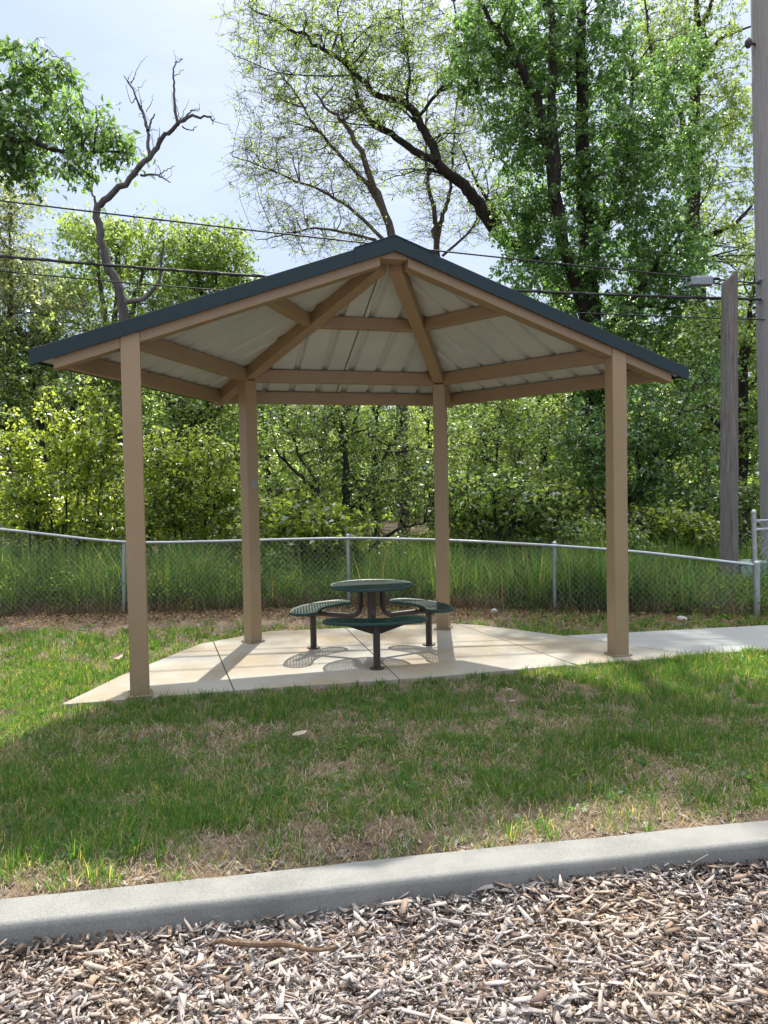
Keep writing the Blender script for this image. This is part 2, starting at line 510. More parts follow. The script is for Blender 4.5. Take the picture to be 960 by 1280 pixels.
slabs('concrete_pad', PAD, [((-1.891, 8.378), (-1.277, 6.354)), ((-.423, 8.846), (.111, 6.573)), ((.958, 8.962), (1.686, 7.117))], M['concrete'],
      'yellow stained concrete pad under the shelter', 'concrete pad', .004)
slabs('walkway', WALK, [((4.9, 8.9), (5.1, 7.6)), ((7.0, 9.2), (7.1, 7.9))], M['walk'],
      'pale grey concrete walkway leading right from the pad', 'path', .001)
mb = MB(); mb.prism([(x * .99, 7.7 + (y - 7.7) * .985) for x, y in PAD], -.09, -.012)
mb.prism([(1.80, 8.36), (1.96, 8.45), (3.05, 7.40), (2.90, 7.28)], -.088, -.013)
o = mb.build('joint_bed', M['joint']); tag(o, 'dark dirt in the joints of the concrete pad', 'joint dirt', kind='structure')

# ------------------------------------------------------------------ the shelter
PH = .267; PO = (.111, 6.80)
R = 2.2; RE = 2.93; ZT = 3.805; SL = .3587; H = 2.82
shelter = empty('picnic_shelter', (PO[0], PO[1], 0.004), PH)
tag(shelter, 'tan steel half hexagon picnic shelter with dark green metal roof on four posts', 'picnic shelter')


def pol(r, deg, z=0):
    t = math.radians(deg); return np.array([r * math.cos(t), r * math.sin(t), z])


def zr(r): return H - SL * (r - R)      # underside of the rafters along a hip


ztop = lambda r: ZT - SL * r
PW = .142
posts = []
for deg in (180, 120, 60, 0):
    c = pol(R, deg); mb = MB()
    a = math.radians(deg if deg in (60, 120) else 0)
    ux = np.array([math.cos(a), math.sin(a), 0]); uy = np.array([-math.sin(a), math.cos(a), 0])
    top = zr(R) + .01 if deg in (60, 120) else ztop(R) - .045
    hw = PW / 2 + (.003 if deg in (0, 180) else 0)
    mb.frame_box((c[0], c[1], top / 2), ux * hw, uy * hw, (0, 0, top / 2))
    p = mb.build('post', M['post'], shelter, bevel=.008, seg=3); posts.append(p)
    mb = MB()
    mb.frame_box((c[0], c[1], .007), ux * (hw + .022), uy * (hw + .022), (0, 0, .007))
    for sx in (-1, 1):
        for sy in (-1, 1):
            q = c + ux * sx * (hw + .010) + uy * sy * (hw + .010)
            mb.tube([(q[0], q[1], .012), (q[0], q[1], .024)], .007, 6)
    bp = mb.build('base_plate', M['post'], p, bevel=.002)
# notice on the rear left post, facing the lawn
a = math.radians(30); c = pol(R, 120)
fn = np.array([math.cos(math.radians(300)), math.sin(math.radians(300)), 0]); fs = np.array([-fn[1], fn[0], 0])
mb = MB(); mb.frame_box(c + fn * (PW / 2 + .003) + fs * .012 + np.array([0, 0, 1.735]), fs * .033, fn * .003, (0, 0, .050))
mb.frame_box(c + fn * (PW / 2 + .007) + fs * .012 + np.array([0, 0, 1.768]), fs * .028, fn * .001, (0, 0, .010), 1)
mb.frame_box(c + fn * (PW / 2 + .007) + fs * .012 + np.array([0, 0, 1.725]), fs * .027, fn * .0008, (0, 0, .028), 2)
nb = mb.build('notice_plate', [M['plate'], M['rafter'], M['alu']], posts[1])
nb['label'] = 'small grey notice plate screwed to the rear left post'

# rafters: two in the front plane, two hips
RW, RH = .125, .15
for deg in (180, 0):
    s = -1 if deg == 180 else 1
    for (r0, r1) in ((.125, R - PW / 2 - .003), (R + PW / 2 + .003, 2.77)):
        mb = MB()
        mb.beam(pol(r0, deg, zr(r0) + RH), pol(r1, deg, zr(r1) + RH), .136, RH, plumb=True)
        mb.build('front_rafter', M['rafter'], shelter, bevel=.006)
for deg in (120, 60):
    mb = MB()
    mb.beam(pol(.12, deg, zr(.12) + RH), pol(2.77, deg, zr(2.77) + RH), RW, RH, plumb=True)
    mb.build('hip_rafter', M['rafter'], shelter, bevel=.006)
# peak block joining the rafters
mb = MB()
za = zr(0)
P = [(-.123, -.070, za + .02), (.123, -.070, za + .02), (.123, -.070, za + .145), (0, -.070, za + .19), (-.123, -.070, za + .145)]
Q = [(x * .8, .105, z) for x, y, z in P]
mb.add(P + Q, [(0, 1, 2, 3, 4), (9, 8, 7, 6, 5)] + [(i, 5 + i, 5 + (i + 1) % 5, (i + 1) % 5) for i in range(5)])
mb.build('peak_block', M['rafter'], shelter, bevel=.004)

# purlins: three rings between the rafters
for (r, pw, ph_, dz, cut) in ((1.13, .085, .115, .028, .07), (R, .085, .135, .0, .085), (2.70, .07, .135, -.004, .05)):
    for (d0, d1) in ((180, 120), (120, 60), (60, 0)):
        a_ = pol(r, d0, zr(r) + ph_ + dz); b_ = pol(r, d1, zr(r) + ph_ + dz)
        d = (b_ - a_) / np.linalg.norm(b_ - a_)
        mb = MB(); mb.beam(a_ + d * cut, b_ - d * cut, pw, ph_)
        mb.build('purlin', M['rafter'], shelter, bevel=.005)

# ribbed roof panels, one per sector; white below, green above
RIB = .305


def rib_profile(u):
    """height of the trapezoid rib at u"""
    k_ = (u / RIB) % 1.0 * RIB
    c_ = RIB / 2
    d_ = abs(k_ - c_)
    if d_ < .016: return .034
    if d_ < .040: return .034 * (.040 - d_) / .024
    return 0.0


for k_, mid in enumerate((150, 90, 30)):
    n2 = pol(1, mid)[:2]; e2 = np.array([n2[1], -n2[0]])        # down-slope and along-eave directions
    poly = [(0, 0), tuple(pol(RE, mid + 30)[:2]), tuple(pol(RE, mid - 30)[:2])]
    if mid == 150:
        poly = [(0, 0), (0, -.088), (-RE, -.088), tuple(pol(RE, 180)[:2]), tuple(pol(RE, 120)[:2])]
        poly = poly[::-1]
    if mid == 30:
        poly = [(0, 0), tuple(pol(RE, 60)[:2]), tuple(pol(RE, 0)[:2]), (RE, -.088), (0, -.088)]
        poly = poly[::-1]
    uv = [(np.dot(p, e2), np.dot(p, n2)) for p in poly]
    us = [u for u, v in uv]; u0, u1 = min(us), max(us)
    off = {150: .06, 90: .10, 30: .02}[mid]
    br = [u0, u1]
    q = math.floor((u0) / RIB) - 1
    while q * RIB < u1 + RIB:
        for t in (RIB / 2 - .040, RIB / 2 - .016, RIB / 2 + .016, RIB / 2 + .040):
            v_ = q * RIB + t - off
            if u0 < v_ < u1: br.append(v_)
        q += 1
    br = sorted(br); top = MB()
    for a_, b_ in zip(br[:-1], br[1:]):
        if b_ - a_ < 1e-4: continue
        pl = clip(uv, np.array([a_, 0]), np.array([1., 0])); pl = clip(pl, np.array([b_, 0]), np.array([-1., 0]))
        if len(pl) < 3: continue
        for mi, dz in ((0, -.014), (1, -.030)):
            pts = []
            for (u, v) in pl:
                xy = e2 * u + n2 * v
                uu = min(max(u, a_ + 1e-5), b_ - 1e-5)
                h_ = rib_profile(uu + off)
                pts.append((xy[0], xy[1], ZT - .03 - SL / math.cos(math.radians(30)) * v + dz + h_))
            top.add(pts, [tuple(range(len(pts))) if mi == 0 else tuple(reversed(range(len(pts))))], mi)
    me = bpy.data.meshes.new('roof_panel'); me.from_pydata(top.v, [], top.f); me.polygons.foreach_set('material_index', top.mi); me.update()
    link_mesh('roof_panel', me, [M['roof_green'], M['ceiling']], shelter)

# panel laps: thin dark seams in the rear sector
mb = MB()
n2 = pol(1, 90)[:2]
for xx in (-.03,):
    z = lambda v: ZT - .0645 - SL / math.cos(math.radians(30)) * v
    mb.frame_box((xx, 1.3, (z(.25) + z(2.35)) / 2), (.004, 0, 0), (0, 1.05, (z(2.35) - z(.25)) / 2), (0, 0, .002))
mb.build('panel_seam', M['cable'], shelter)

# trim along the front gable and the three eaves, ridge caps, peak cap
for s in (-1, 1):
    mb = MB(); y0 = -.094
    mb.beam((s * .0, y0, ZT + .004), (s * (RE + .01), y0, ZT + .004 - SL * (RE + .01)), .016, .118, plumb=True)
    mb.beam((s * .0, y0 + .07, ZT + .007), (s * (RE + .01), y0 + .07, ZT + .007 - SL * (RE + .01)), .155, .008, plumb=True)
    mb.build('rake_trim', M['roof_green'], shelter, bevel=.002)
for (d0, d1) in ((180, 120), (120, 60), (60, 0)):
    mb = MB(); a_ = pol(RE + .006, d0, ZT - SL * RE - .012); b_ = pol(RE + .006, d1, ZT - SL * RE - .012)
    mb.beam(a_, b_, .012, .07); mb.build('eave_trim', M['roof_green'], shelter)
for deg in (120, 60):
    mb = MB(); mb.beam(pol(.0, deg, ZT + .012), pol(RE, deg, ztop(RE) + .012), .22, .012); mb.build('ridge_cap', M['roof_green'], shelter, bevel=.003)
mb = MB()
for s in (-1, 1):
    mb.beam((0, -.104, ZT + .016), (s * .36, -.104, ZT + .016 - SL * .36), .008, .128, plumb=True)
    mb.beam((0, -.03, ZT + .022), (s * .36, -.03, ZT + .022 - SL * .36), .17, .008, plumb=True)
mb.build('peak_cap', M['roof_green'], shelter)

# ------------------------------------------------------------------ picnic table
TC = np.array([-.14, 7.67]); TZ = .692
table = empty('picnic_table', (TC[0], TC[1], .006)); table.scale = (.97, .97, 1)
tag(table, 'round green perforated metal picnic table with three attached bean shaped seats on brown legs', 'picnic table')


def strip_lattice(mb, inside, box, z, pitch=.030, wdt=.011, thick=.004, ang=(32, -32)):
    """expanded metal: two families of flat strands clipped to an outline"""
    for k_, dg in enumerate(ang):
        a_ = math.radians(dg); d = np.array([math.cos(a_), math.sin(a_)]); n = np.array([-d[1], d[0]])
        ext = max(box) * 1.6
        for o in np.arange(-ext, ext, pitch):
            t = np.arange(-ext, ext, .008)
            pts = n * o + d * t[:, None]
            ok = inside(pts)
            i = 0
            while i < len(ok):
                if ok[i]:
                    j = i
                    while j + 1 < len(ok) and ok[j + 1]: j += 1
                    if j - i > 1:
                        a2, b2 = pts[i], pts[j]; c2 = (a2 + b2) / 2
                        mb.frame_box((c2[0], c2[1], z - .0022 * k_), (*((b2 - a2) / 2), 0), (*(n * wdt / 2), 0), (0, 0, thick / 2))
                    i = j + 1
                else: i += 1


def rim(mb, outline, z, h=.030, t=.006):
    n = len(outline); o = np.array(outline)
    c = np.roll(o, -1, 0) - np.roll(o, 1, 0); nrm = np.stack([c[:, 1], -c[:, 0]], 1); nrm /= np.linalg.norm(nrm, axis=1)[:, None]
    P = []
    for (off, dz) in ((.012, .0), (.016, -.006), (.016, -h + .004), (.012, -h), (-.004, -h), (-.008, -.004)):
        P += [(p[0] + q[0] * off, p[1] + q[1] * off, z + dz) for p, q in zip(o, nrm)]
    f = []
    for r_ in range(6):
        for i in range(n):
            f.append((r_ * n + i, r_ * n + (i + 1) % n, ((r_ + 1) % 6) * n + (i + 1) % n, ((r_ + 1) % 6) * n + i))
    mb.add(P, f)


TR = .41
mb = MB()
strip_lattice(mb, lambda p: (p ** 2).sum(1) < TR ** 2, (TR, TR), TZ - .004)
rim(mb, [(TR * math.cos(2 * PI * i / 64), TR * math.sin(2 * PI * i / 64)) for i in range(64)], TZ)
mb.build('tabletop', M['table_green'], table, smooth=True, angle=40)

mb = MB()
mb.tube([(0, 0, .25), (0, 0, TZ - .03)], .042, 16); mb.tube([(0, 0, TZ - .045), (0, 0, TZ - .028)], .12, 16)
for k_ in range(3):
    a_ = 2 * PI * k_ / 3
    mb.frame_box((.16 * math.cos(a_), .16 * math.sin(a_), TZ - .031), (.16 * math.cos(a_), .16 * math.sin(a_), 0), (-.018 * math.sin(a_), .018 * math.cos(a_), 0), (0, 0, .003))
mb.build('column', M['table_brown'], table, smooth=True, angle=40)

seat_angles = [math.atan2(7.985 - TC[1], -.80 - TC[0]), math.atan2(7.0 - TC[1], -.09 - TC[0]), math.atan2(8.035 - TC[1], .47 - TC[0])]
SZ = .435
for sa in seat_angles:
    rad = np.array([math.cos(sa), math.sin(sa)]); tan = np.array([-rad[1], rad[0]])
    Rs = .70; half = math.radians(31)
    # bean outline: an arc band with round ends around the table centre, drawn in the seat's own frame
    ri, ro = Rs - .13, Rs + .13
    out = []
    for t in np.linspace(-half, half, 22): out.append((ro * math.cos(t), ro * math.sin(t)))
    ec = (Rs * math.cos(half), Rs * math.sin(half))
    for t in np.linspace(0, PI, 12)[1:-1]: out.append((ec[0] + .13 * math.cos(half + t), ec[1] + .13 * math.sin(half + t)))
    for t in np.linspace(half, -half, 22): out.append((ri * math.cos(t), ri * math.sin(t)))
    ec = (Rs * math.cos(half), -Rs * math.sin(half))
    for t in np.linspace(0, PI, 12)[1:-1]: out.append((ec[0] + .13 * math.cos(PI - half + t), ec[1] + .13 * math.sin(PI - half + t)))
    L2 = np.array(out)
    W2 = np.array([rad * (p[0] - Rs) + tan * p[1] for p in L2])

    def inside(p, W2=W2): return in_poly(np.asarray(p), [tuple(q) for q in W2])
    seat = MB(); strip_lattice(seat, inside, (.45, .45), 0, ang=(32 + math.degrees(sa) + 90, -32 + math.degrees(sa) + 90))
    rim(seat, [tuple(q) for q in W2], .004, .028)
    so_ = seat.build('seat', M['table_green'], table, smooth=True, angle=40)
    so_.location = (rad[0] * Rs, rad[1] * Rs, SZ)
    br = MB()      # gusset bracket under the seat
    for s in (-1, 1):
        ax = np.array([tan[0], tan[1], 0]) * s
        Pg = [ax * .03 + [0, 0, -.03], ax * .26 + [0, 0, -.03], ax * .26 + [0, 0, -.045], ax * .05 + [0, 0, -.115], ax * .03 + [0, 0, -.115]]
        tk = np.array([rad[0], rad[1], 0]) * .004
        br.add([p + tk for p in Pg] + [p - tk for p in Pg], [(0, 1, 2, 3, 4), (9, 8, 7, 6, 5)] + [(i, 5 + i, 5 + (i + 1) % 5, (i + 1) % 5) for i in range(5)])
    br.frame_box((0, 0, -.030), (*(tan * .26), 0), (*(rad * .03), 0), (0, 0, .003))
    br.frame_box((0, 0, -.030), (*(tan * .03), 0), (*(rad * .11), 0), (0, 0, .0026))
    br.build('seat_bracket', M['table_brown'], so_)
    lg = MB(); b_ = rad * .705
    lg.tube([(b_[0], b_[1], .008), (b_[0], b_[1], SZ - .06), (b_[0] * .985, b_[1] * .985, SZ - .032)], .034, 16)
    lo = lg.build('leg', M['table_brown'], table, smooth=True, angle=40)
    ft = MB(); ft.tube([(b_[0], b_[1], .0), (b_[0], b_[1], .009)], .072, 24); ft.build('foot_plate', M['table_brown'], lo, bevel=.002)
    am = MB(); pts = []
    r1 = .13
    path = [(r1, TZ - .04), (r1, SZ + .06)]
    for t in np.linspace(0, PI / 2, 9): path.append((r1 + .11 - .11 * math.cos(t), SZ + .035 - .11 * math.sin(t)))
    path += [(.45, SZ - .075), (.68, SZ - .072)]
    for (r_, z_) in path: pts.append((rad[0] * r_, rad[1] * r_, z_))
    am.tube(pts, .027, 14); am.build('support_arm', M['table_brown'], table, smooth=True, angle=40)

# ------------------------------------------------------------------ chain link fence
fence = empty('chain_link_fence', (0, 10.6, 0))
tag(fence, 'low sagging galvanised chain link fence between the lawn and the tall grass', 'fence')
FP = [(-8.6, 10.30, 1.36), (-6.6, 10.42, 1.29), (-5.25, 10.5, 1.20), (-3.62, 10.66, .952), (-2.0, 10.78, .955), (-.52, 10.87, .962), (.9, 10.55, .925), (2.25, 10.18, .852), (3.3, 9.86, .775), (4.53, 9.42, .628)]
FP = [(x, y - 0, z) for x, y, z in FP]
FPn = np.array(FP)
rt_ = []
for i in range(len(FP) - 1):
    for t in np.linspace(0, 1, 6)[:-1]: rt_.append(FPn[i] * (1 - t) + FPn[i + 1] * t)
rt_.append(FPn[-1]); rt_ = np.array(rt_)
for _ in range(3): rt_[1:-1] = (rt_[:-2] + 2 * rt_[1:-1] + rt_[2:]) / 4
loc = lambda p: np.asarray(p, float) - [0, 10.6, 0]
mb = MB(); mb.tube([loc(p) for p in rt_], .020, 10); mb.build('top_rail', M['galv'], fence, smooth=True)
for (x, y, z, lean) in ((-8.0, 10.33, 1.32, .0), (-3.66, 10.69, .945, .035), (-.52, 10.90, .99, 0), (2.25, 10.21, .88, .01)):
    mb = MB(); mb.tube([loc((x, y + .01, -.1)), loc((x + lean, y + .01, z - .01))], .027, 12)
    p = mb.build('post', M['galv'], fence, smooth=True, angle=40)
    mb = MB(); mb.tube([loc((x + lean, y + .01, z - .01)), loc((x + lean, y + .01, z + .012)), loc((x + lean, y + .01, z + .03))], [.031, .030, .012], 12); mb.build('post_cap', M['galv'], p, smooth=True)
x, y, z = FP[-1]
mb = MB(); mb.tube([loc((x + .03, y, -.1)), loc((x + .03, y, z + .02))], .040, 14); p = mb.build('end_post', M['galv'], fence, smooth=True, angle=40)
mb = MB(); mb.tube([loc((x + .03, y, z + .01)), loc((x + .03, y, z + .035)), loc((x + .03, y, z + .055))], [.045, .043, .02], 14)
mb.build('post_cap', M['galv'], p, smooth=True)
for zz in (.22, .55):
    mb = MB(); mb.tube([loc((x + .03, y, zz)), loc((x + .03, y, zz + .03))], .046, 14); mb.build('tension_band', M['galv'], p, smooth=True, angle=40)
# wire mesh: diagonal strands between the ground and the rail
sl_ = np.concatenate([[0], np.cumsum(np.linalg.norm(np.diff(rt_[:, :2], axis=0), axis=1))]); TOT = sl_[-1]


def rail_at(s): return np.stack([np.interp(s, sl_, rt_[:, i]) for i in range(3)], -1)


def mesh_fabric(mb, rail_fn, TOT, z0=.03, pitch=.076, r=.00095):
    for sg in (1, -1):
        for s0 in np.arange(-1.4, TOT + 1.4, pitch):
            t = np.linspace(0, 1.4, 15); s = s0 + sg * t * .95
            ok = (s >= 0) & (s <= TOT)
            if ok.sum() < 2: continue
            s = s[ok]; zt = t[ok] + z0; rp = rail_fn(s); ok2 = zt <= rp[:, 2] - .005
            if ok2.sum() < 2: continue
            pts = np.stack([rp[:, 0], rp[:, 1] - .022 - .002 * sg, zt], 1)[ok2]
            mb.tube([loc(p) for p in pts], r, 3, caps=False)


mb = MB(); mesh_fabric(mb, rail_at, TOT); mb.build('wire_mesh', M['wire'], fence)

gate = empty('chain_link_gate', (4.70, 9.60, 0))
tag(gate, 'tall galvanised gate frame with chain link at the right end of the fence', 'gate')
gt = at(942, 641, 9.60)
gl = lambda p: np.asarray(p, float) - [4.70, 9.60, 0]
mb = MB(); mb.tube([gl((gt[0] + .03, 9.6, -.1)), gl((gt[0], 9.6, gt[2]))], .030, 12); p = mb.build('gate_post', M['galv'], gate, smooth=True, angle=40)
mb = MB(); mb.tube([gl((gt[0], 9.6, gt[2])), gl((gt[0], 9.6, gt[2] + .02)), gl((gt[0], 9.6, gt[2] + .04))], [.034, .032, .012], 12); mb.build('post_cap', M['galv'], p, smooth=True)
for dz in (-.10, -.21, -1.25):
    mb = MB(); mb.tube([gl((gt[0] + .02, 9.6, gt[2] + dz)), gl((gt[0] + 1.9, 9.75, gt[2] + dz + .02))], .019 if dz < -.15 else .014, 10); mb.build('gate_rail', M['galv'], gate, smooth=True)
mb = MB(); mb.tube([gl((gt[0] + 1.92, 9.75, -.1)), gl((gt[0] + 1.92, 9.75, gt[2] + .02))], .030, 12); mb.build('gate_post', M['galv'], gate, smooth=True, angle=40)
mb = MB()
for sg in (1, -1):
    for s0 in np.arange(-1.2, 3.2, .075):
        t = np.linspace(0, 1.04, 8); s = s0 + sg * t * .95; ok = (s > 0.03) & (s < 1.88)
        if ok.sum() < 2: continue
        mb.tube([gl((gt[0] + a_, 9.6 + a_ * .08 - .02, b_ + .12)) for a_, b_ in zip(s[ok], t[ok])], .0013, 3, caps=False)
mb.build('wire_mesh', M['wire'], gate)

# ------------------------------------------------------------------ poles and cables


def wood_pole(name, a, b, r0, r1, mat, label, slanted=False):
    n = 28; k_ = 24; V = []; F = []
    a = np.array(a, float); b = np.array(b, float)
    for i in range(k_ + 1):
        t = i / k_; c = a + (b - a) * t; r = r0 + (r1 - r0) * t
        for j in range(n):
            an = 2 * PI * j / n
            rr = r * (1 + .035 * math.sin(an * 3 + t * 2) + .03 * math.sin(an * 7 + 5 * t) + .02 * random.uniform(-1, 1))
            z = c[2]
            if slanted and i == k_: z += .10 * math.cos(an) + random.uniform(-.01, .02)
            V.append((c[0] - a[0] + rr * math.cos(an), c[1] - a[1] + rr * math.sin(an), z - a[2]))
    for i in range(k_):
        for j in range(n): F.append((i * n + j, i * n + (j + 1) % n, (i + 1) * n + (j + 1) % n, (i + 1) * n + j))
    F.append(tuple(k_ * n + j for j in range(n)))
    me = bpy.data.meshes.new(name); me.from_pydata(V, [], F); me.update()
    o = link_mesh(name, me, mat, smooth=True); o.location = a
    try: me.set_sharp_from_angle(angle=math.radians(50))
    except Exception: pass
    tag(o, label, 'utility pole'); return o


wood_pole('utility_pole', (5.385, 12.0, -.1), (5.40, 12.0, 4.80), .136, .116, M['pole_brown'], 'short weathered brown pole stub sawn off at a slant beyond the fence', True)
TP0 = np.array([6.27, 12.35, -.1]); TP1 = np.array([6.03, 12.35, 12.5])
tp = empty('utility_pole', TP0)
tag(tp, 'tall smooth grey wooden utility pole carrying the cables', 'utility pole')
o = wood_pole('shaft', TP0, TP1, .185, .150, M['pole_grey'], None); o.parent = tp; o.location = (0, 0, 0)
if 'category' in o: del o['category']


def tall_at(z): return TP0 + (TP1 - TP0) * (z - TP0[2]) / (TP1[2] - TP0[2])


zc = at(951, 376, 12.35)[2]
mb = MB(); q = tall_at(at(935, 58, 12.35)[2]) - TP0      # bracket and small insulator high on the pole
mb.tube([q + [-.14, -.05, 0], q + [-.26, -.09, 0]], .02, 8); mb.tube([q + [-.27, -.09, -.07], q + [-.27, -.09, -.03], q + [-.27, -.09, .03], q + [-.27, -.09, .07]], [.03, .055, .055, .03], 12)
mb.build('insulator', M['table_brown'], tp, smooth=True, angle=50)
for z in (at(951, 351, 12.35)[2], zc):
    q = tall_at(z) - TP0; mb = MB(); mb.tube([q + [-.16, -.04, -.04], q + [-.16, -.04, .06]], .028, 8); mb.frame_box(q + [-.165, -.06, .0], (.02, 0, 0), (0, .06, 0), (0, 0, .012)); mb.build('cable_clamp', M['alu'], tp, smooth=True, angle=50)


def cable(label, pts, r, extra=None):
    P = [at(*p) for p in pts]
    # smooth sagging line through the surveyed points
    P = np.array(P); s = np.linspace(0, 1, len(P)); n = 60; t = np.linspace(0, 1, n)
    px_ = np.interp(t, s, P[:, 0]); cf = np.polyfit(P[:, 0], P[:, 2], 2); cy = np.polyfit(P[:, 0], P[:, 1], 1)
    pts3 = [np.array([x, np.polyval(cy, x), np.polyval(cf, x)]) for x in px_]
    c0 = pts3[0].copy()
    mb = MB(); mb.tube([p - c0 for p in pts3], r, 8)
    if extra: extra(mb, pts3, c0)
    o = mb.build('utility_cable', M['cable'], smooth=True); o.location = c0
    tag(o, label, 'cable'); return pts3


Y0, Y1 = 12.0, 12.3
top_pts = cable('thin upper black cable with a splice box, running left from the tall pole', [(-180, 233, Y0), (0, 247, Y0), (240, 275, Y0), (560, 316, 12.15), (700, 333, 12.2), (860, 348, 12.25), (949, 351, Y1)], .013)


def twist(mb, pts3, c0):
    h = []
    for i in range(400):
        t = i / 399 * (len(pts3) - 1); a_ = int(min(t, len(pts3) - 2)); p = pts3[a_] + (pts3[a_ + 1] - pts3[a_]) * (t - a_)
        h.append(p - c0 + np.array([0, .021 * math.cos(i * .3), .021 * math.sin(i * .3)]))
    mb.tube(h, .009, 5)


cable('thick twisted black cable, middle of the three lines crossing behind the roof', [(-180, 305, Y0), (0, 320, Y0), (165, 333, Y0), (330, 345, Y0), (640, 362, 12.1), (800, 369, 12.2), (949, 376, Y1)], .021, twist)
cable('thin lowest black cable crossing behind the shelter roof to the pole', [(-180, 322, Y0), (0, 338, Y0), (270, 360, Y0), (700, 391, 12.15), (850, 397, 12.2), (955, 399, Y1)], .0105)
cable('short slack cable drooping beside the splice box to the pole', [(884, 352, 12.25), (905, 355, 12.26), (925, 357, 12.27), (949, 352, Y1)], .012)
sb = empty('cable_splice_box', at(876, 352, 12.22))
tag(sb, 'grey metal splice box hanging on the upper cable left of the pole stub', 'splice box')
mb = MB(); mb.frame_box((0, 0, 0), (.17, 0, -.004), (0, .07, 0), (0, 0, .065)); mb.build('housing', M['alu'], sb, bevel=.015)
mb = MB(); mb.frame_box((.0, -.0, .068), (.10, 0, 0), (0, .05, 0), (0, 0, .008)); mb.build('lid', M['alu'], sb, bevel=.004)
for s in (-1, 1):
    mb = MB(); mb.tube([(s * .17, 0, .03), (s * .24, 0, .045), (s * .30, 0, .045)], [.028, .022, .012], 8); mb.build('cable_gland', M['cable'], sb, smooth=True)
mb = MB(); mb.tube([(-.17, -.03, -.05), (-.23, -.03, -.05), (-.24, -.03, .0), (-.24, -.03, .05)], .010, 6); mb.build('hanger', M['alu'], sb)

ped = empty('utility_pedestal', (5.75, 12.15, -.05))
tag(ped, 'low pale green utility box in the grass behind the end of the fence', 'utility box')
mb = MB(); mb.box(-.2, .2, -.18, .18, 0, .40); mb.build('body', M['pedestal'], ped, bevel=.02)
mb = MB(); mb.box(-.215, .215, -.195, .195, .402, .46); mb.build('lid', M['pedestal'], ped, bevel=.02)

# ------------------------------------------------------------------ wood chips


def chips(n, xr, yr, zf, lmin, lmax, cols, keep=None, zpile=.05, tilt=.45):
    x = rng.uniform(*xr, n); y = rng.uniform(*yr, n)
    if keep is not None:
        k_ = keep(x, y); x, y = x[k_], y[k_]; n = len(x)
    L = np.exp(rng.normal(0, .52, n)); L = np.clip(lmin * 1.5 * L, lmin * .6, lmax)
    W = np.clip(L * rng.uniform(.24, .62, n), .005, .028); Hh = rng.uniform(.0014, .0045, n)
    yaw = rng.uniform(0, 2 * PI, n); p1 = rng.normal(0, tilt, n); p2 = rng.normal(0, tilt * .9, n)
    cx, sx = np.cos(yaw), np.sin(yaw); cp, sp = np.cos(p1), np.sin(p1); cq, sq = np.cos(p2), np.sin(p2)
    ax = np.stack([cx * cp, sx * cp, sp], 1)
    s0 = np.stack([-sx, cx, 0 * cx], 1); u0 = np.cross(ax, s0)
    ay = s0 * cq[:, None] + u0 * sq[:, None]; az = np.cross(ax, ay)
    z = zf(x, y) + rng.uniform(0, 1, n) ** 1.4 * zpile
    C = np.stack([x, y, z], 1)
    V = np.zeros((n, 8, 3))
    ta = rng.uniform(.12, 1, n); tb = rng.uniform(.3, 1, n); sk = rng.uniform(-.35, .35, n)
    for i, (sx_, sy_, sz_) in enumerate([(a, b, c) for c in (-1, 1) for b in (-1, 1) for a in (-1, 1)]):
        wf = (ta if sx_ < 0 else tb)
        V[:, i] = C + ax * ((sx_ * L / 2 + sy_ * sk * W)[:, None]) + ay * ((sy_ * W / 2 * wf)[:, None]) + az * ((sz_ * Hh / 2)[:, None]) + az * ((abs(sx_) * rng.normal(0, .0015, n))[:, None])
    q = np.array([(0, 2, 3, 1), (4, 5, 7, 6), (0, 1, 5, 4), (2, 6, 7, 3), (0, 4, 6, 2), (1, 3, 7, 5)])
    F = (np.arange(n)[:, None, None] * 8 + q[None]).reshape(-1, 4)
    P2 = np.stack([x, y], 1)
    wet = np.clip((fbm(P2, 2.2, 40, 3) - .52) * 5.5, 0, 1)
    tanp = np.clip((fbm(P2, 1.5, 60, 3) - .42) * 3, 0, 1)
    c = np.array(cols)
    pr = rng.uniform(0, 1, n)
    idx = np.where(pr < .50 - .22 * wet, 0, np.where(pr < .76 - .30 * wet, 1, np.where(pr < .92 - .25 * wet, 2, 3)))
    colr = c[idx] * rng.uniform(.72, 1.12, n)[:, None]
    colr = colr * (1 - .45 * wet[:, None]) * (1 + tanp[:, None] * np.array([.10, .0, -.15]))
    colr = np.repeat(colr[:, None], 8, 1).reshape(-1, 3)
    return V.reshape(-1, 3), F, colr


CH = [(.475, .43, .405), (.425, .362, .32), (.36, .268, .205), (.20, .145, .12)]
zbed = lambda x, y: -.125 + (fbm(np.stack([x, y], 1), 2.5, 9, 2) - .5) * .045 + .05 * np.exp(-((kerb_y(x) - .12 - y) / .10) ** 2) * (fbm(np.stack([x, y], 1), 1.7, 29, 2) - .25).clip(0, 1)
keep = lambda x, y: (y < kerb_y(x) - .105)
Va, Fa, Ca = chips(100000, (-3.3, 3.5), (1.55, 4.0), zbed, .0185, .075, CH, keep, .045, .30)
Vb, Fb, Cb = chips(1500, (-3.3, 3.5), (1.55, 4.0), lambda x, y: zbed(x, y) + .045, .034, .11, CH[:2] + CH[:1] + CH[2:3], keep, .016, .3)
Vf, Ff, Cf = chips(30000, (-2.6, 2.9), (1.9, 3.9), zbed, .006, .02, CH, keep, .050, .4)
o = link_mesh('wood_chips', np_mesh('wood_chips', np.concatenate([Va, Vb, Vf]), [np.concatenate([Fa, Fb + len(Va), Ff + len(Va) + len(Vb)])], {'hue': np.concatenate([Ca, Cb, Cf])}), M['chip'])
tag(o, 'bed of weathered grey and tan wood chips in front of the kerb', 'wood chips', kind='stuff')
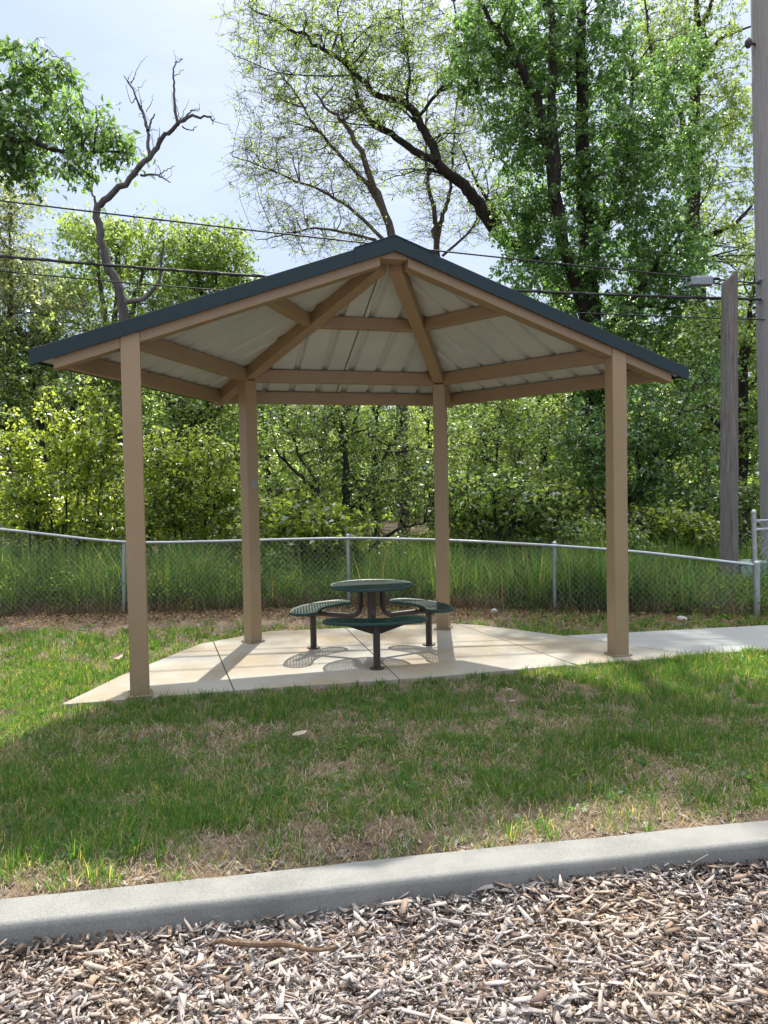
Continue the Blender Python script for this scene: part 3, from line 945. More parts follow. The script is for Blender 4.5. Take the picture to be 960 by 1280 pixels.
# stray chips on the dirt strip behind the kerb
keep2 = lambda x, y: (y > kerb_y(x) + .12) & (rng.uniform(0, 1, len(x)) < np.exp(-(y - kerb_y(x) - .12) / .28) * .9 + .035)
Vc, Fc, Cc = chips(24000, (-4, 4.5), (2.6, 7.0), lambda x, y: ground_z(x, y) + .003, .018, .06, CH, keep2, .012, .2)
sel = ~in_poly(Vc[::8], PAD + []) & ~in_poly(Vc[::8], WALK)
ids = np.where(sel)[0]
Vc = Vc.reshape(-1, 8, 3)[ids].reshape(-1, 3); Cc = Cc.reshape(-1, 8, 3)[ids].reshape(-1, 3); Fc = Fc[:len(ids) * 6]
o = link_mesh('scattered_wood_chips', np_mesh('scattered_wood_chips', Vc, [Fc], {'hue': Cc}), M['chip'])
tag(o, 'stray wood chips scattered on the bare strip of lawn behind the kerb', 'wood chips', kind='stuff')

def leaf_quads(C, size, dirv, nrm, aspect=.62, fold=.18):
    n = len(C); dirv = dirv / np.linalg.norm(dirv, axis=1)[:, None]
    s = np.cross(nrm, dirv); s /= (np.linalg.norm(s, axis=1)[:, None] + 1e-9); up = np.cross(dirv, s)
    a = C; b = C + dirv * (size * .45)[:, None] + s * (size * aspect / 2)[:, None] + up * (size * fold)[:, None]
    t = C + dirv * size[:, None]; c = C + dirv * (size * .45)[:, None] - s * (size * aspect / 2)[:, None] + up * (size * fold)[:, None]
    V = np.stack([a, b, t, c], 1).reshape(-1, 3)
    return V, np.arange(n * 4).reshape(n, 4)



# ------------------------------------------------------------------ grass


def blades(P, h, wd, lean_dir, lean, col, seg=2):
    n = len(P); ang = rng.uniform(0, 2 * PI, n)
    side = np.stack([np.cos(ang), np.sin(ang), 0 * ang], 1) * (wd / 2)[:, None]
    ld = np.stack([np.cos(lean_dir), np.sin(lean_dir), 0 * ang], 1)
    tip = P + ld * (h * np.sin(lean))[:, None] + np.array([0, 0, 1.]) * (h * np.cos(lean))[:, None]
    mid = P + ld * (h * .55 * np.sin(lean * .5))[:, None] + np.array([0, 0, 1.]) * (h * .55 * np.cos(lean * .5))[:, None]
    V = np.stack([P - side, P + side, mid - side * .8, mid + side * .8, tip], 1).reshape(-1, 3)
    b = np.arange(n)[:, None] * 5
    return V, b + np.array([[0, 1, 3, 2]]), b + np.array([[2, 3, 4]]), np.repeat(col[:, None], 5, 1).reshape(-1, 3)


def lawn_density(P):
    d = P[:, 1] - kerb_y(P[:, 0])
    n = fbm(P, 1.5, 21, 3); n2 = fbm(P, 7, 33, 3)
    den = np.clip((n * .35 + n2 * 1.15 - .58) * 3.6, 0.32, 1)
    # bare strip along the kerb, wider at the middle and left; thin strip along the litter by the fence
    ed = .27 + .34 * fbm(P, 1.1, 71, 2)
    ed = np.where(P[:, 0] > 1.5, ed * .35, ed); ed = np.where(P[:, 0] < -1.2, ed * .55, ed)
    den = den * np.clip((d - ed) / .12 + .06, .03, 1)
    far = np.clip((9.55 + .5 * (fbm(P, .9, 77, 2) - .5) - P[:, 1]) / .5, 0, 1)
    far = np.where(P[:, 0] > 0, np.maximum(far, np.clip((P[:, 0] - 1.3) / .8, 0, 1) * .6 * (n2 > .45)), far)
    den = den * np.maximum(far, .02)
    lush = np.exp(-((P[:, 1] - (6.0 + .28 * P[:, 0])) / .45) ** 2)
    return np.clip(np.maximum(den, lush * .8 * (n > .33)) if True else den, 0, 1)


def sample_lawn(n, xr, yr):
    P = np.stack([rng.uniform(*xr, n), rng.uniform(*yr, n)], 1)
    ok = (P[:, 1] > kerb_y(P[:, 0]) + .12) & ~in_poly(P, PAD) & ~in_poly(P, WALK) & (P[:, 1] < 10.9)
    P = P[ok]; return P[rng.uniform(0, 1, len(P)) < lawn_density(P)]


TU = np.concatenate([sample_lawn(9500, (-3.2, 3.6), (3.0, 5.0)), sample_lawn(14000, (-6.5, 7.0), (4.8, 7.6)), sample_lawn(14000, (-9, 8.5), (7.4, 10.9))])
tx = rng.uniform(-1.9, 2.4, 90); TX = np.stack([tx, kerb_y(tx) + .12 + np.abs(rng.normal(.22, .16, 90))], 1)      # stout single tufts on the bare strip
nb = np.concatenate([rng.integers(16, 30, len(TU)), rng.integers(14, 44, len(TX))])
tsc = np.concatenate([np.clip(rng.normal(1, .24, len(TU)), .55, 1.8), rng.uniform(1.0, 1.7, len(TX))])
TU = np.concatenate([TU, TX]); idx = np.repeat(np.arange(len(TU)), nb); n = len(idx)
offr = np.abs(rng.normal(0, .038, n)); offa = rng.uniform(0, 2 * PI, n)
XY = TU[idx] + np.stack([np.cos(offa), np.sin(offa)], 1) * offr[:, None]
ok = ~in_poly(XY, PAD) & ~in_poly(XY, WALK) & (XY[:, 1] > kerb_y(XY[:, 0]) + .11)
XY, idx, offa, offr = XY[ok], idx[ok], offa[ok], offr[ok]; n = len(XY)
P = np.concatenate([XY, ground_z(XY[:, 0], XY[:, 1])[:, None] - .004], 1)
ln = fbm(XY, 1.5, 21, 3)
h = rng.uniform(.035, .080, n) * tsc[idx] * (.70 + .85 * ln)
wd = rng.uniform(.0028, .0052, n) * np.clip(XY[:, 1] / 5.5, 1, 1.5)
lean = np.clip(np.abs(rng.normal(.35, .3, n)) + offr * 5, 0, 1.25)
gcol = np.array([(.043, .112, .031), (.060, .142, .037), (.088, .168, .046), (.29, .25, .15)])
ci = np.where(rng.uniform(0, 1, n) < .13, 3, rng.integers(0, 3, n))
col = gcol[ci] * rng.uniform(.75, 1.2, n)[:, None] * (.85 + .3 * fbm(XY, .8, 90, 2))[:, None]
V, F4, F3, C = blades(P, h, wd, offa + rng.normal(0, .6, n), lean, col)
# clover and dandelion rosettes among the blades
WP = np.concatenate([np.stack([rng.uniform(-3, 3.4, 260), rng.uniform(3.2, 5.2, 260)], 1), np.stack([rng.uniform(-6, 6, 420), rng.uniform(5, 9.8, 420)], 1)])
WP = WP[(WP[:, 1] > kerb_y(WP[:, 0]) + .38) & ~in_poly(WP, PAD) & ~in_poly(WP, WALK)]; kw = 11; wi = np.repeat(np.arange(len(WP)), kw)
wa = rng.uniform(0, 2 * PI, len(wi)); wr = rng.uniform(0, .035, len(wi)); wxy = WP[wi] + np.stack([np.cos(wa), np.sin(wa)], 1) * wr[:, None]
wq = np.concatenate([wxy, (ground_z(wxy[:, 0], wxy[:, 1]) + rng.uniform(.012, .045, len(wi)))[:, None]], 1)
VW, FW4 = leaf_quads(wq, rng.uniform(.022, .055, len(wi)), np.stack([np.cos(wa), np.sin(wa), rng.uniform(-.2, .5, len(wi))], 1), np.stack([rng.normal(0, .3, len(wi)), rng.normal(0, .3, len(wi)), np.ones(len(wi))], 1), .55)
cw = np.array([(.050, .125, .035), (.075, .155, .042), (.095, .165, .060)])[rng.integers(0, 3, len(WP))][wi] * rng.uniform(.75, 1.2, len(wi))[:, None]
o = link_mesh('grass', np_mesh('grass', np.concatenate([V, VW]), [np.concatenate([F4, FW4 + len(V)]), F3], {'hue': np.concatenate([C, np.repeat(cw, 4, 0)])}), M['grass'])
tag(o, 'patchy short green lawn grass around the pad', 'grass', kind='stuff')

# dead thatch lying flat
XY = np.concatenate([np.stack([rng.uniform(-3.2, 3.6, 48000), rng.uniform(3.0, 5.4, 48000)], 1), np.stack([rng.uniform(-7, 7, 34000), rng.uniform(5.2, 10.9, 34000)], 1)])
ok = ~in_poly(XY, PAD) & ~in_poly(XY, WALK) & (XY[:, 1] > kerb_y(XY[:, 0]) + .12); XY = XY[ok]; n = len(XY)
P = np.concatenate([XY, ground_z(XY[:, 0], XY[:, 1])[:, None] + rng.uniform(0.001, .012, n)[:, None]], 1)
sc = np.array([(.38, .31, .23), (.30, .23, .165), (.48, .41, .32), (.18, .13, .09)])
col = sc[rng.integers(0, 4, n)] * rng.uniform(.7, 1.2, n)[:, None]
V, F4, F3, C = blades(P, rng.uniform(.03, .10, n), rng.uniform(.002, .0045, n) * np.clip(XY[:, 1] / 5, 1, 1.6), rng.uniform(0, 2 * PI, n), rng.uniform(1.25, 1.57, n), col)
o = link_mesh('dead_grass', np_mesh('dead_grass', V, [F4, F3], {'hue': C}), M['straw'])
tag(o, 'dry straw coloured thatch showing between the grass tufts', 'dead grass', kind='stuff')

# tall rank grass behind the fence
XY = np.stack([rng.uniform(-11, 10, 7000), 10.75 + rng.beta(1.0, 1.7, 7000) * 5.5], 1)
fl = np.interp(XY[:, 0], FPn[:, 0], FPn[:, 1])
XY = XY[XY[:, 1] > fl + .05 + .25 * rng.uniform(0, 1, len(XY))]
XY2 = np.stack([rng.uniform(1.5, 6.5, 1500), rng.uniform(9.4, 11.0, 1500)], 1)
XY2 = XY2[XY2[:, 1] > np.interp(XY2[:, 0], FPn[:, 0], FPn[:, 1]) + .08]
XY = np.concatenate([XY, XY2]); nb = rng.integers(14, 26, len(XY)); idx = np.repeat(np.arange(len(XY)), nb); n = len(idx)
hh = .06 + .85 * fbm(XY, .9, 15, 3) + .20 * rng.normal(0, 1, len(XY)).clip(-1.2, 1.8); hh = hh.clip(.14, 1) * np.where(XY[:, 0] > 2.0, .85, 1.0) * np.where((abs(XY[:, 0] - 4.9) < .9) & (XY[:, 1] < 12.1), .55, 1)
tgt = np.clip(rng.normal(1, .32, len(XY)), .4, 1.8)
offa = rng.uniform(0, 2 * PI, n); offr = np.abs(rng.normal(0, .06, n))
Q = XY[idx] + np.stack([np.cos(offa), np.sin(offa)], 1) * offr[:, None]
P = np.concatenate([Q, np.full((n, 1), -.03)], 1)
h = hh[idx] * rng.uniform(.45, 1.35, n); wd = rng.uniform(.008, .016, n); lean = np.clip(np.abs(rng.normal(.3, .28, n)), 0, 1.2)
gc = np.array([(.055, .115, .040), (.080, .148, .050), (.115, .175, .064), (.26, .21, .12)])
ci = np.where(rng.uniform(0, 1, n) < .08, 3, rng.integers(0, 3, n)); col = gc[ci] * (rng.uniform(.75, 1.25, n) * tgt[idx])[:, None]
V, F4, F3, C = blades(P, h, wd, offa + rng.normal(0, .5, n), lean, col)
# dry brown stems at the foot of the grass along the fence
n2 = 12000; x = rng.uniform(-9, 5.2, n2); y = np.interp(x, FPn[:, 0], FPn[:, 1]) + rng.normal(.18, .16, n2)
P2 = np.stack([x, y, np.full(n2, -.03)], 1); c2 = np.array([(.17, .12, .075), (.11, .075, .05), (.24, .18, .12)])[rng.integers(0, 3, n2)]
V2, G4, G3, C2 = blades(P2, rng.uniform(.08, .34, n2) * np.where(rng.uniform(0, 1, n2) < .06, 2.4, 1), rng.uniform(.004, .010, n2), rng.uniform(0, 2 * PI, n2), rng.uniform(.1, 1.3, n2), c2)
# broad leaved weeds growing in it
nw = 520; wx = rng.uniform(-9, 5.0, nw); wy = np.interp(wx, FPn[:, 0], FPn[:, 1]) + rng.uniform(-.04, 1.3, nw) ** 1.0
wh = rng.uniform(.15, .75, nw) * np.where(fbm(np.stack([wx, wy], 1), .8, 57, 2) > .5, 1.15, .55); kw = 34
wi = np.repeat(np.arange(nw), kw); tt = rng.uniform(.1, 1, nw * kw)
wq = np.stack([wx[wi] + rng.normal(0, .09, nw * kw), wy[wi] + rng.normal(0, .09, nw * kw), wh[wi] * tt], 1)
wd_ = rng.normal(0, 1, (nw * kw, 3)); wd_[:, 2] = wd_[:, 2] * .4 - .1; wn = rng.normal(0, .45, (nw * kw, 3)); wn[:, 2] += 1
VW, FW4 = leaf_quads(wq, rng.uniform(.025, .07, nw * kw), wd_, wn, .55)
cw = np.array([(.050, .105, .034), (.085, .150, .044), (.115, .165, .055)])[rng.integers(0, 3, nw)][wi] * rng.uniform(.7, 1.25, nw * kw)[:, None]
o = link_mesh('tall_grass', np_mesh('tall_grass', np.concatenate([V, VW]), [np.concatenate([F4, FW4 + len(V)]), F3], {'hue': np.concatenate([C, np.repeat(cw, 4, 0)])}), M['grass'])
tag(o, 'tall rank green grass growing behind the chain link fence', 'tall grass', kind='stuff')
o = link_mesh('dry_stems', np_mesh('dry_stems', V2, [G4, G3], {'hue': C2}), M['straw'])
tag(o, 'dry brown stems and dead weeds along the foot of the fence', 'dry weeds', kind='stuff')


# dead leaf litter
n = 9000
x = rng.uniform(-9, 5.0, n); fy = np.interp(x, FPn[:, 0], FPn[:, 1]); y = fy - .35 + rng.normal(0, .42, n)
ok = (y < 12) & ~in_poly(np.stack([x, y], 1), PAD) & ~in_poly(np.stack([x, y], 1), WALK); x, y = x[ok], y[ok]; n = len(x)
dv = np.stack([rng.normal(0, 1, n), rng.normal(0, 1, n), rng.normal(0, .25, n)], 1); nv = np.stack([rng.normal(0, .4, n), rng.normal(0, .4, n), np.ones(n)], 1)
V, F4 = leaf_quads(np.stack([x, y, ground_z(x, y) + rng.uniform(.005, .04, n)], 1), rng.uniform(.025, .06, n), dv, nv)
cc = np.array([(.20, .125, .075), (.13, .08, .05), (.29, .20, .135), (.075, .048, .034)])[rng.integers(0, 4, n)]
o = link_mesh('leaf_litter', np_mesh('leaf_litter', V, [F4], {'hue': np.repeat(cc, 4, 0)}), M['litter'])
tag(o, 'brown dead leaves lying along the foot of the fence', 'dead leaves', kind='stuff')

# ------------------------------------------------------------------ small things lying about


def curled_leaf(name, label, loc, size, rz, col, curl=.35, tilt=.3):
    mb = MB(); nseg = 7; rows = []
    for i in range(nseg + 1):
        t = i / nseg; wv = size * .34 * math.sin(PI * min(.97, t * .93 + .05)) * (1 + .22 * math.sin(9 * t))
        for s in (-1, 0, 1):
            rows.append(((t - .5) * size, s * wv, abs(s) * wv * curl + .3 * size * (t - .5) ** 2 * (1 if t > .5 else .5)))
    top = [(x, y, z + .0012) for x, y, z in rows]
    f = []
    for i in range(nseg):
        for j in range(2):
            a = i * 3 + j; f.append((a, a + 3, a + 4, a + 1))
    mb.add(rows, [tuple(reversed(q)) for q in f]); mb.add(top, f)
    o = mb.build(name, simple(name + '_brown', col, .75, 0, .25, 40), None, smooth=True)
    o.location = loc; o.rotation_euler = (tilt, -.15, rz); tag(o, label, 'dead leaf'); return o


curled_leaf('dead_leaf', 'pinkish tan curled dead leaf standing in the sunny grass left of the pad', (-2.62, 7.45, .06), .12, 1.2, (.40, .29, .20), .5, .7)
curled_leaf('dead_leaf', 'pale flat dead leaf on the shaded lawn in front of the pad', (-.58, 5.02, .045), .10, .2, (.42, .34, .26), .15, .1)
# stick on the chips
mb = MB(); pts = []
for i in range(15):
    t = i / 14; pts.append((t * .46 - .23, .018 * math.sin(t * 5) + .01 * math.sin(t * 13), .012 * math.sin(t * 4 + 1) + (.02 if t < .1 else 0)))
mb.tube(pts, [.006 + .006 * math.sin(PI * min(1, .15 + i / 15)) for i in range(15)], 8)
mb.tube([pts[3], np.array(pts[3]) + [-.05, .03, .01]], [.005, .003], 6)
o = mb.build('stick', bark_mat('stick_bark', (.12, .07, .04), (.30, .20, .13), 25), None, smooth=True)
sp = at(325, 1190, 3.0); o.location = (-.44, 2.83, -.058); o.rotation_euler = (.05, -.03, .05); tag(o, 'brown broken stick lying on the wood chips near the kerb', 'stick')


def rock(name, label, loc, s, seed):
    bm = bmesh.new(); bmesh.ops.create_icosphere(bm, subdivisions=3, radius=1)
    pv = np.array([v.co for v in bm.verts]); nz = fbm(pv + seed, 1.3, seed, 3)
    for v, q in zip(bm.verts, nz): v.co = Vector((v.co.x * s[0], v.co.y * s[1], v.co.z * s[2])) * (.6 + .8 * q)
    me = bpy.data.meshes.new(name); bm.to_mesh(me); bm.free()
    o = link_mesh(name, me, M['rock'], smooth=True); o.location = loc; tag(o, label, 'rock'); return o


rock('limestone_rock', 'whitish rock on the grass verge near the right end of the fence', (3.60, 9.30, -.01), (.075, .055, .045), 3)
rock('limestone_rock', 'small pale stone on the brown litter behind the table', (1.42, 10.05, .02), (.045, .04, .03), 8)

# ------------------------------------------------------------------ trees


def tubes_np(polys, sides):
    """polys: list of (pts (k,3), radii (k)); returns V, F"""
    Vs, Fs = [], []; base = 0
    bylen = {}
    for p, r in polys: bylen.setdefault(len(p), []).append((p, r))
    for k_, L in bylen.items():
        Pp = np.array([p for p, r in L]); Rr = np.array([r for p, r in L]); m_ = len(L)
        Tn = np.empty_like(Pp); Tn[:, 1:-1] = Pp[:, 2:] - Pp[:, :-2]; Tn[:, 0] = Pp[:, 1] - Pp[:, 0]; Tn[:, -1] = Pp[:, -1] - Pp[:, -2]
        Tn /= (np.linalg.norm(Tn, axis=2, keepdims=True) + 1e-9)
        ref = np.zeros_like(Tn); ref[..., 0] = .31; ref[..., 1] = .95; ref[..., 2] = .05
        U = np.cross(Tn, ref); U /= (np.linalg.norm(U, axis=2, keepdims=True) + 1e-9); W = np.cross(Tn, U)
        a = 2 * PI * np.arange(sides) / sides
        ring = Pp[:, :, None] + Rr[:, :, None, None] * (np.cos(a)[None, None, :, None] * U[:, :, None] + np.sin(a)[None, None, :, None] * W[:, :, None])
        V = ring.reshape(-1, 3)
        i = np.arange(m_ * k_ * sides).reshape(m_, k_, sides)
        F = np.stack([i[:, :-1], np.roll(i, -1, 2)[:, :-1], np.roll(i, -1, 2)[:, 1:], i[:, 1:]], -1).reshape(-1, 4) + base
        Vs.append(V); Fs.append(F); base += len(V)
    return np.concatenate(Vs), np.concatenate(Fs)


def resample(pts, n, wob=0.0):
    pts = np.array(pts, float)
    # Catmull-Rom through the control points
    out = []
    ext = np.concatenate([[2 * pts[0] - pts[1]], pts, [2 * pts[-1] - pts[-2]]])
    k_ = len(pts) - 1
    for t in np.linspace(0, k_ - 1e-6, n):
        i = int(t); f = t - i; p0, p1, p2, p3 = ext[i:i + 4]
        out.append(.5 * ((2 * p1) + (-p0 + p2) * f + (2 * p0 - 5 * p1 + 4 * p2 - p3) * f * f + (-p0 + 3 * p1 - 3 * p2 + p3) * f ** 3))
    out = np.array(out)
    if wob:
        d = rng.normal(0, wob, out.shape); d[0] = 0
        out = out + d
    return out


def make_tree(name, label, base, limbs, blobs, nclump, leaf, leaves_per, size, bark, spread=.45, twigs=4, droop=.35,
              cat='tree', group=None, gap=.0, gapscale=.6, seed=1, lead=.16, tr=.016, vert=.0, leafclump=1.0, minr=.0045, aspect=.62):
    """limbs: [(control points, r0, r1)]; blobs: [(centre, radii, weight)]. Clumps of foliage fill the blobs, and every clump is
    carried by a curved bough from the nearest limb."""
    base = np.asarray(base, float)
    root = empty(name, base); tag(root, label, cat, group)
    big = []; skel = []; skr = []
    for (pts, r0, r1) in limbs:
        n_ = max(6, int(len(pts) * 4)); q = resample(pts, n_); rr = np.linspace(r0, r1, n_)
        q[1:-1] += rng.normal(0, min(.03, r0 * .25), q[1:-1].shape)
        big.append((q, rr))
        st = int(n_ * .25) if q[0][2] < .5 else 0
        skel.append(q[st:]); skr.append(rr[st:])
    skel = np.concatenate(skel); skr = np.concatenate(skr)
    wts = np.array([b[2] for b in blobs], float); wts /= wts.sum()
    C = []
    while len(C) < nclump:
        m_ = nclump * 2
        bi = rng.choice(len(blobs), m_, p=wts)
        cen = np.array([b[0] for b in blobs])[bi]; rad = np.array([b[1] for b in blobs])[bi]
        d = rng.normal(0, 1, (m_, 3)); d /= np.linalg.norm(d, axis=1)[:, None]
        q = cen + d * (rng.uniform(0, 1, m_) ** .45)[:, None] * rad
        if gap > 0: q = q[fbm(q, gapscale, seed * 7, 2) > gap]
        C += list(q[q[:, 2] > .25])
        if len(C) == 0: break
    C = np.array(C[:nclump])
    mid_, thin = [], []
    nl = max(4, int(len(C) * lead)); order = rng.permutation(len(C)); first, rest = order[:nl], order[nl:]

    def connect(ids, radf, sk, sr, store, kseg):
        newp, newr = [], []
        for i in ids:
            c = C[i]; d = sk - c; dist = np.sqrt((d ** 2).sum(1)) + np.where(d[:, 2] > 0, d[:, 2] * 1.2, 0) - sr * 2
            j = int(np.argmin(dist)); a = sk[j]; L = np.linalg.norm(c - a)
            mid1 = a + (c - a) * .35 + np.array([0, 0, .10 * L]) + rng.normal(0, .07 * L + .01, 3)
            mid2 = a + (c - a) * .7 + np.array([0, 0, .06 * L]) + rng.normal(0, .07 * L + .01, 3)
            q = resample([a, mid1, mid2, c], kseg); r0 = min(sr[j] * .65, radf * (.55 + .22 * L)); rr = np.linspace(max(r0, minr), minr, kseg)
            store.append((q, rr)); newp.append(q[1:]); newr.append(rr[1:])
        return np.concatenate(newp), np.concatenate(newr)
    p1, r1 = connect(first, tr * 1.8, skel, skr, mid_, 9)
    sk2 = np.concatenate([skel, p1]); sr2 = np.concatenate([skr, r1])
    if len(rest): connect(rest, tr, sk2, sr2, thin, 6)
    # sub twigs and leaves
    nC = len(C); tint_c = np.clip(rng.normal(.45, .22, nC), 0, 1)
    tw_d = rng.normal(0, 1, (nC, twigs, 3)); tw_d[..., 2] = tw_d[..., 2] * .6 - droop + vert * 2.2
    tw_d /= np.linalg.norm(tw_d, axis=2, keepdims=True)
    tw_l = spread * rng.uniform(.5, 1.25, (nC, twigs)); end = C[:, None] + tw_d * tw_l[..., None]
    for i in range(nC):
        for k2 in range(twigs):
            md = (C[i] + end[i, k2]) / 2 + rng.normal(0, .05 * spread, 3)
            thin.append((np.array([C[i], md, end[i, k2]]), np.array([minr, minr * .8, minr * .5])))
    V1, F1 = tubes_np(big, 10); V2, F2 = tubes_np(mid_, 5); Vs = [V1, V2]; Fs = [F1, F2 + len(V1)]
    if thin:
        V3, F3_ = tubes_np(thin, 3); Fs.append(F3_ + len(V1) + len(V2)); Vs.append(V3)
    me = np_mesh('trunk', np.concatenate(Vs) - base, [np.concatenate(Fs)])
    link_mesh('trunk', me, bark, root, smooth=True)
    if leaves_per:
        n_ = nC * leaves_per
        ci = np.repeat(np.arange(nC), leaves_per); ti = rng.integers(0, twigs, n_); t = rng.uniform(.1, 1.05, n_)
        pos = C[ci] + tw_d[ci, ti] * (tw_l[ci, ti] * t)[:, None] + rng.normal(0, .075 * spread, (n_, 3)) * leafclump
        dv = tw_d[ci, ti] * .5 + rng.normal(0, .7, (n_, 3)); dv[:, 2] -= droop * .9
        nv = rng.normal(0, .75, (n_, 3)); nv[:, 2] += .75
        sz = size * np.clip(rng.normal(.95, .28, n_), .4, 1.6)
        V, F4 = leaf_quads(pos - base, sz, dv, nv, aspect)
        tint = np.clip(tint_c[ci] + rng.normal(0, .2, n_), 0, 1)
        link_mesh('crown', np_mesh('crown', V, [F4], {'tint': np.repeat(tint, 4)}), LM[leaf], root)
    return root


def px_limb(pts, r0, r1, jit=.25):
    """limb traced at its own distance, with depth wander so it is round in plan"""
    out = []; dy = 0
    for p in pts:
        q = at(*p[:3]); out.append(q)
    return (out, r0, r1)


def P3(x, y, Y): return at(x, y, Y)


def blob(px_, py_, Y, rpx, rpy, ry=None, wgt=None):
    rx = rpx * Y / FPX; rz = rpy * Y / FPX; ry = ry or (rx + rz) / 2
    return (at(px_, py_, Y), (rx, ry, rz), wgt or rx * ry * rz)


# --- upper left: leafy maple leaning in from outside the left edge
Y = 15.0
tb = np.array([-9.6, 15.3, -.05])
make_tree('maple_tree', 'broad leaved green tree reaching in from the upper left above the cables', tb,
          [([tb, (-9.5, 15.3, 3), P3(-105, 330, 15.2), P3(-100, 150, 15), P3(-90, 20, 15)], .2, .06),
           ([P3(-103, 240, 15.2), P3(-40, 190, 14.8), P3(30, 172, 14.6), P3(75, 190, 14.6), P3(150, 190, 14.5)], .085, .02),
           ([P3(-102, 170, 15), P3(-30, 130, 15.3), P3(20, 100, 15.4), P3(60, 62, 15.4)], .07, .015),
           ([P3(75, 190, 14.6), P3(100, 210, 14.4), P3(120, 225, 14.3)], .022, .01)],
          [blob(45, 95, 15.2, 48, 45, 1.0, 1.2), blob(10, 160, 15, 60, 40, 1.2, 1.2), blob(100, 150, 14.6, 32, 28, .6, .42), blob(155, 185, 14.5, 26, 20, .5, .22),
           blob(100, 205, 14.5, 42, 20, .6, .42), blob(20, 200, 15, 38, 28, .7, .4), blob(-80, 120, 15, 80, 110, 1.8, 2.0), blob(-95, 10, 15, 70, 60, 1.4, 1.0), blob(140, 170, 14.5, 25, 25, .5, .12)],
          430, 'deep', 21, .135, M['bark_dark'], .44, 4, .6, seed=3, aspect=.5, gap=.33, gapscale=.9)

# --- dead tree
YD = 14.0
dl = [px_limb([(165, 670, YD), (160, 520, YD), (155, 400, YD), (150, 365, YD), (137, 338, YD), (126, 300, YD), (122, 262, YD), (136, 245, YD), (160, 225, YD - .1), (185, 196, YD - .2), (203, 173, YD - .25), (222, 156, YD - .3), (243, 145, YD - .4), (262, 147, YD - .4), (267, 154, YD - .4)], .15, .012),
      px_limb([(187, 195, YD - .2), (185, 170, YD - .1), (188, 155, YD), (194, 142, YD)], .034, .010),
      px_limb([(185, 163, YD - .1), (180, 145, YD), (168, 118, YD + .1), (155, 94, YD + .15)], .032, .008),
      px_limb([(222, 157, YD - .3), (218, 125, YD - .2), (217, 100, YD - .15), (218, 82, YD - .1), (228, 73, YD - .1)], .028, .006),
      px_limb([(223, 155, YD - .3), (232, 146, YD - .3), (241, 137, YD - .3)], .025, .008),
      px_limb([(176, 219, YD - .1), (193, 218, YD - .3), (204, 223, YD - .4), (213, 228, YD - .4)], .022, .008),
      px_limb([(198, 220, YD - .35), (206, 214, YD - .4), (217, 207, YD - .45)], .012, .005),
      px_limb([(201, 221, YD - .35), (200, 212, YD - .4), (197, 206, YD - .4)], .008, .004),
      px_limb([(228, 158, YD - .3), (237, 163, YD - .3), (246, 158, YD - .3)], .014, .006),
      px_limb([(170, 122, YD), (164, 128, YD), (158, 105, YD + .2)], .010, .004),
      px_limb([(180, 148, YD), (176, 128, YD), (172, 108, YD)], .008, .003),
      px_limb([(183, 140, YD), (190, 128, YD), (191, 118, YD)], .007, .003),
      px_limb([(262, 147, YD - .4), (266, 145, YD - .4)], .010, .006),
      px_limb([(122, 262, YD), (116, 245, YD), (112, 232, YD + .1)], .03, .008),
      px_limb([(195, 185, YD - .2), (199, 170, YD - .1), (200, 160, YD - .1)], .010, .004),
      px_limb([(152, 380, YD), (185, 370, YD + .2), (200, 345, YD + .3), (205, 300, YD + .4)], .05, .015)]
for k_ in range(34):      # brittle twigs
    src = dl[random.choice([0, 0, 1, 2, 3, 4, 5, 10])][0]; i_ = random.randint(max(1, len(src) // 2), len(src) - 1)
    a_ = np.array(src[i_]) + (np.array(src[i_ - 1]) - np.array(src[i_])) * random.random(); d_ = np.array([random.uniform(-.5, .6), random.uniform(-.4, .4), random.uniform(-.1, .8)]) * random.uniform(.2, .75)
    dl.append(([a_, a_ + d_ * .5 + rng.normal(0, .03, 3), a_ + d_ + rng.normal(0, .04, 3)], random.uniform(.004, .009), .002))
base = at(165, 670, YD); root = empty('dead_tree', (base[0], base[1], -.05)); tag(root, 'bare grey dead tree with a crooked trunk bending right against the sky', 'tree')
polys = []
for pts, r0, r1 in dl:
    n_ = len(pts) * 4
    q = resample(pts, n_, .016 if r0 > .1 else .008); rr = np.linspace(r0, r1, n_)
    if r0 > .1: q[0][2] = -.05; rr = np.interp(np.linspace(0, 1, n_), [0, .35, .6, .8, 1], [.105, .070, .050, .032, .007])
    polys.append((q, rr))
V, F4 = tubes_np(polys, 9); link_mesh('trunk', np_mesh('trunk', V - np.array([base[0], base[1], -.05]), [F4]), M['bark_grey'], root, smooth=True)


def simple_tree(name, label, x, y, h, trunk_r, blobs, nclump, leaf, lp, size, bark, forks=4, **kw):
    b = np.array([x, y, -.05]); limbs = []
    tops = sorted(blobs, key=lambda q: -q[0][2])
    main = [b, b + [random.uniform(-.15, .15), random.uniform(-.1, .1), h * .3], b + [random.uniform(-.3, .3), random.uniform(-.2, .2), h * .6], np.array(tops[0][0]) + [0, 0, tops[0][1][2] * .3]]
    limbs.append((main, trunk_r, trunk_r * .15))
    for q in blobs[:forks + 1]:
        c = np.array(q[0]); s = resample(main, 12)[random.randint(3, 7)]
        if s[2] > c[2]: s = resample(main, 12)[2]
        limbs.append(([s, s + (c - s) * .5 + [0, 0, .12 * np.linalg.norm(c - s)], c], trunk_r * .55, trunk_r * .12))
    return make_tree(name, label, b, limbs, blobs, nclump, leaf, lp, size, bark, **kw)


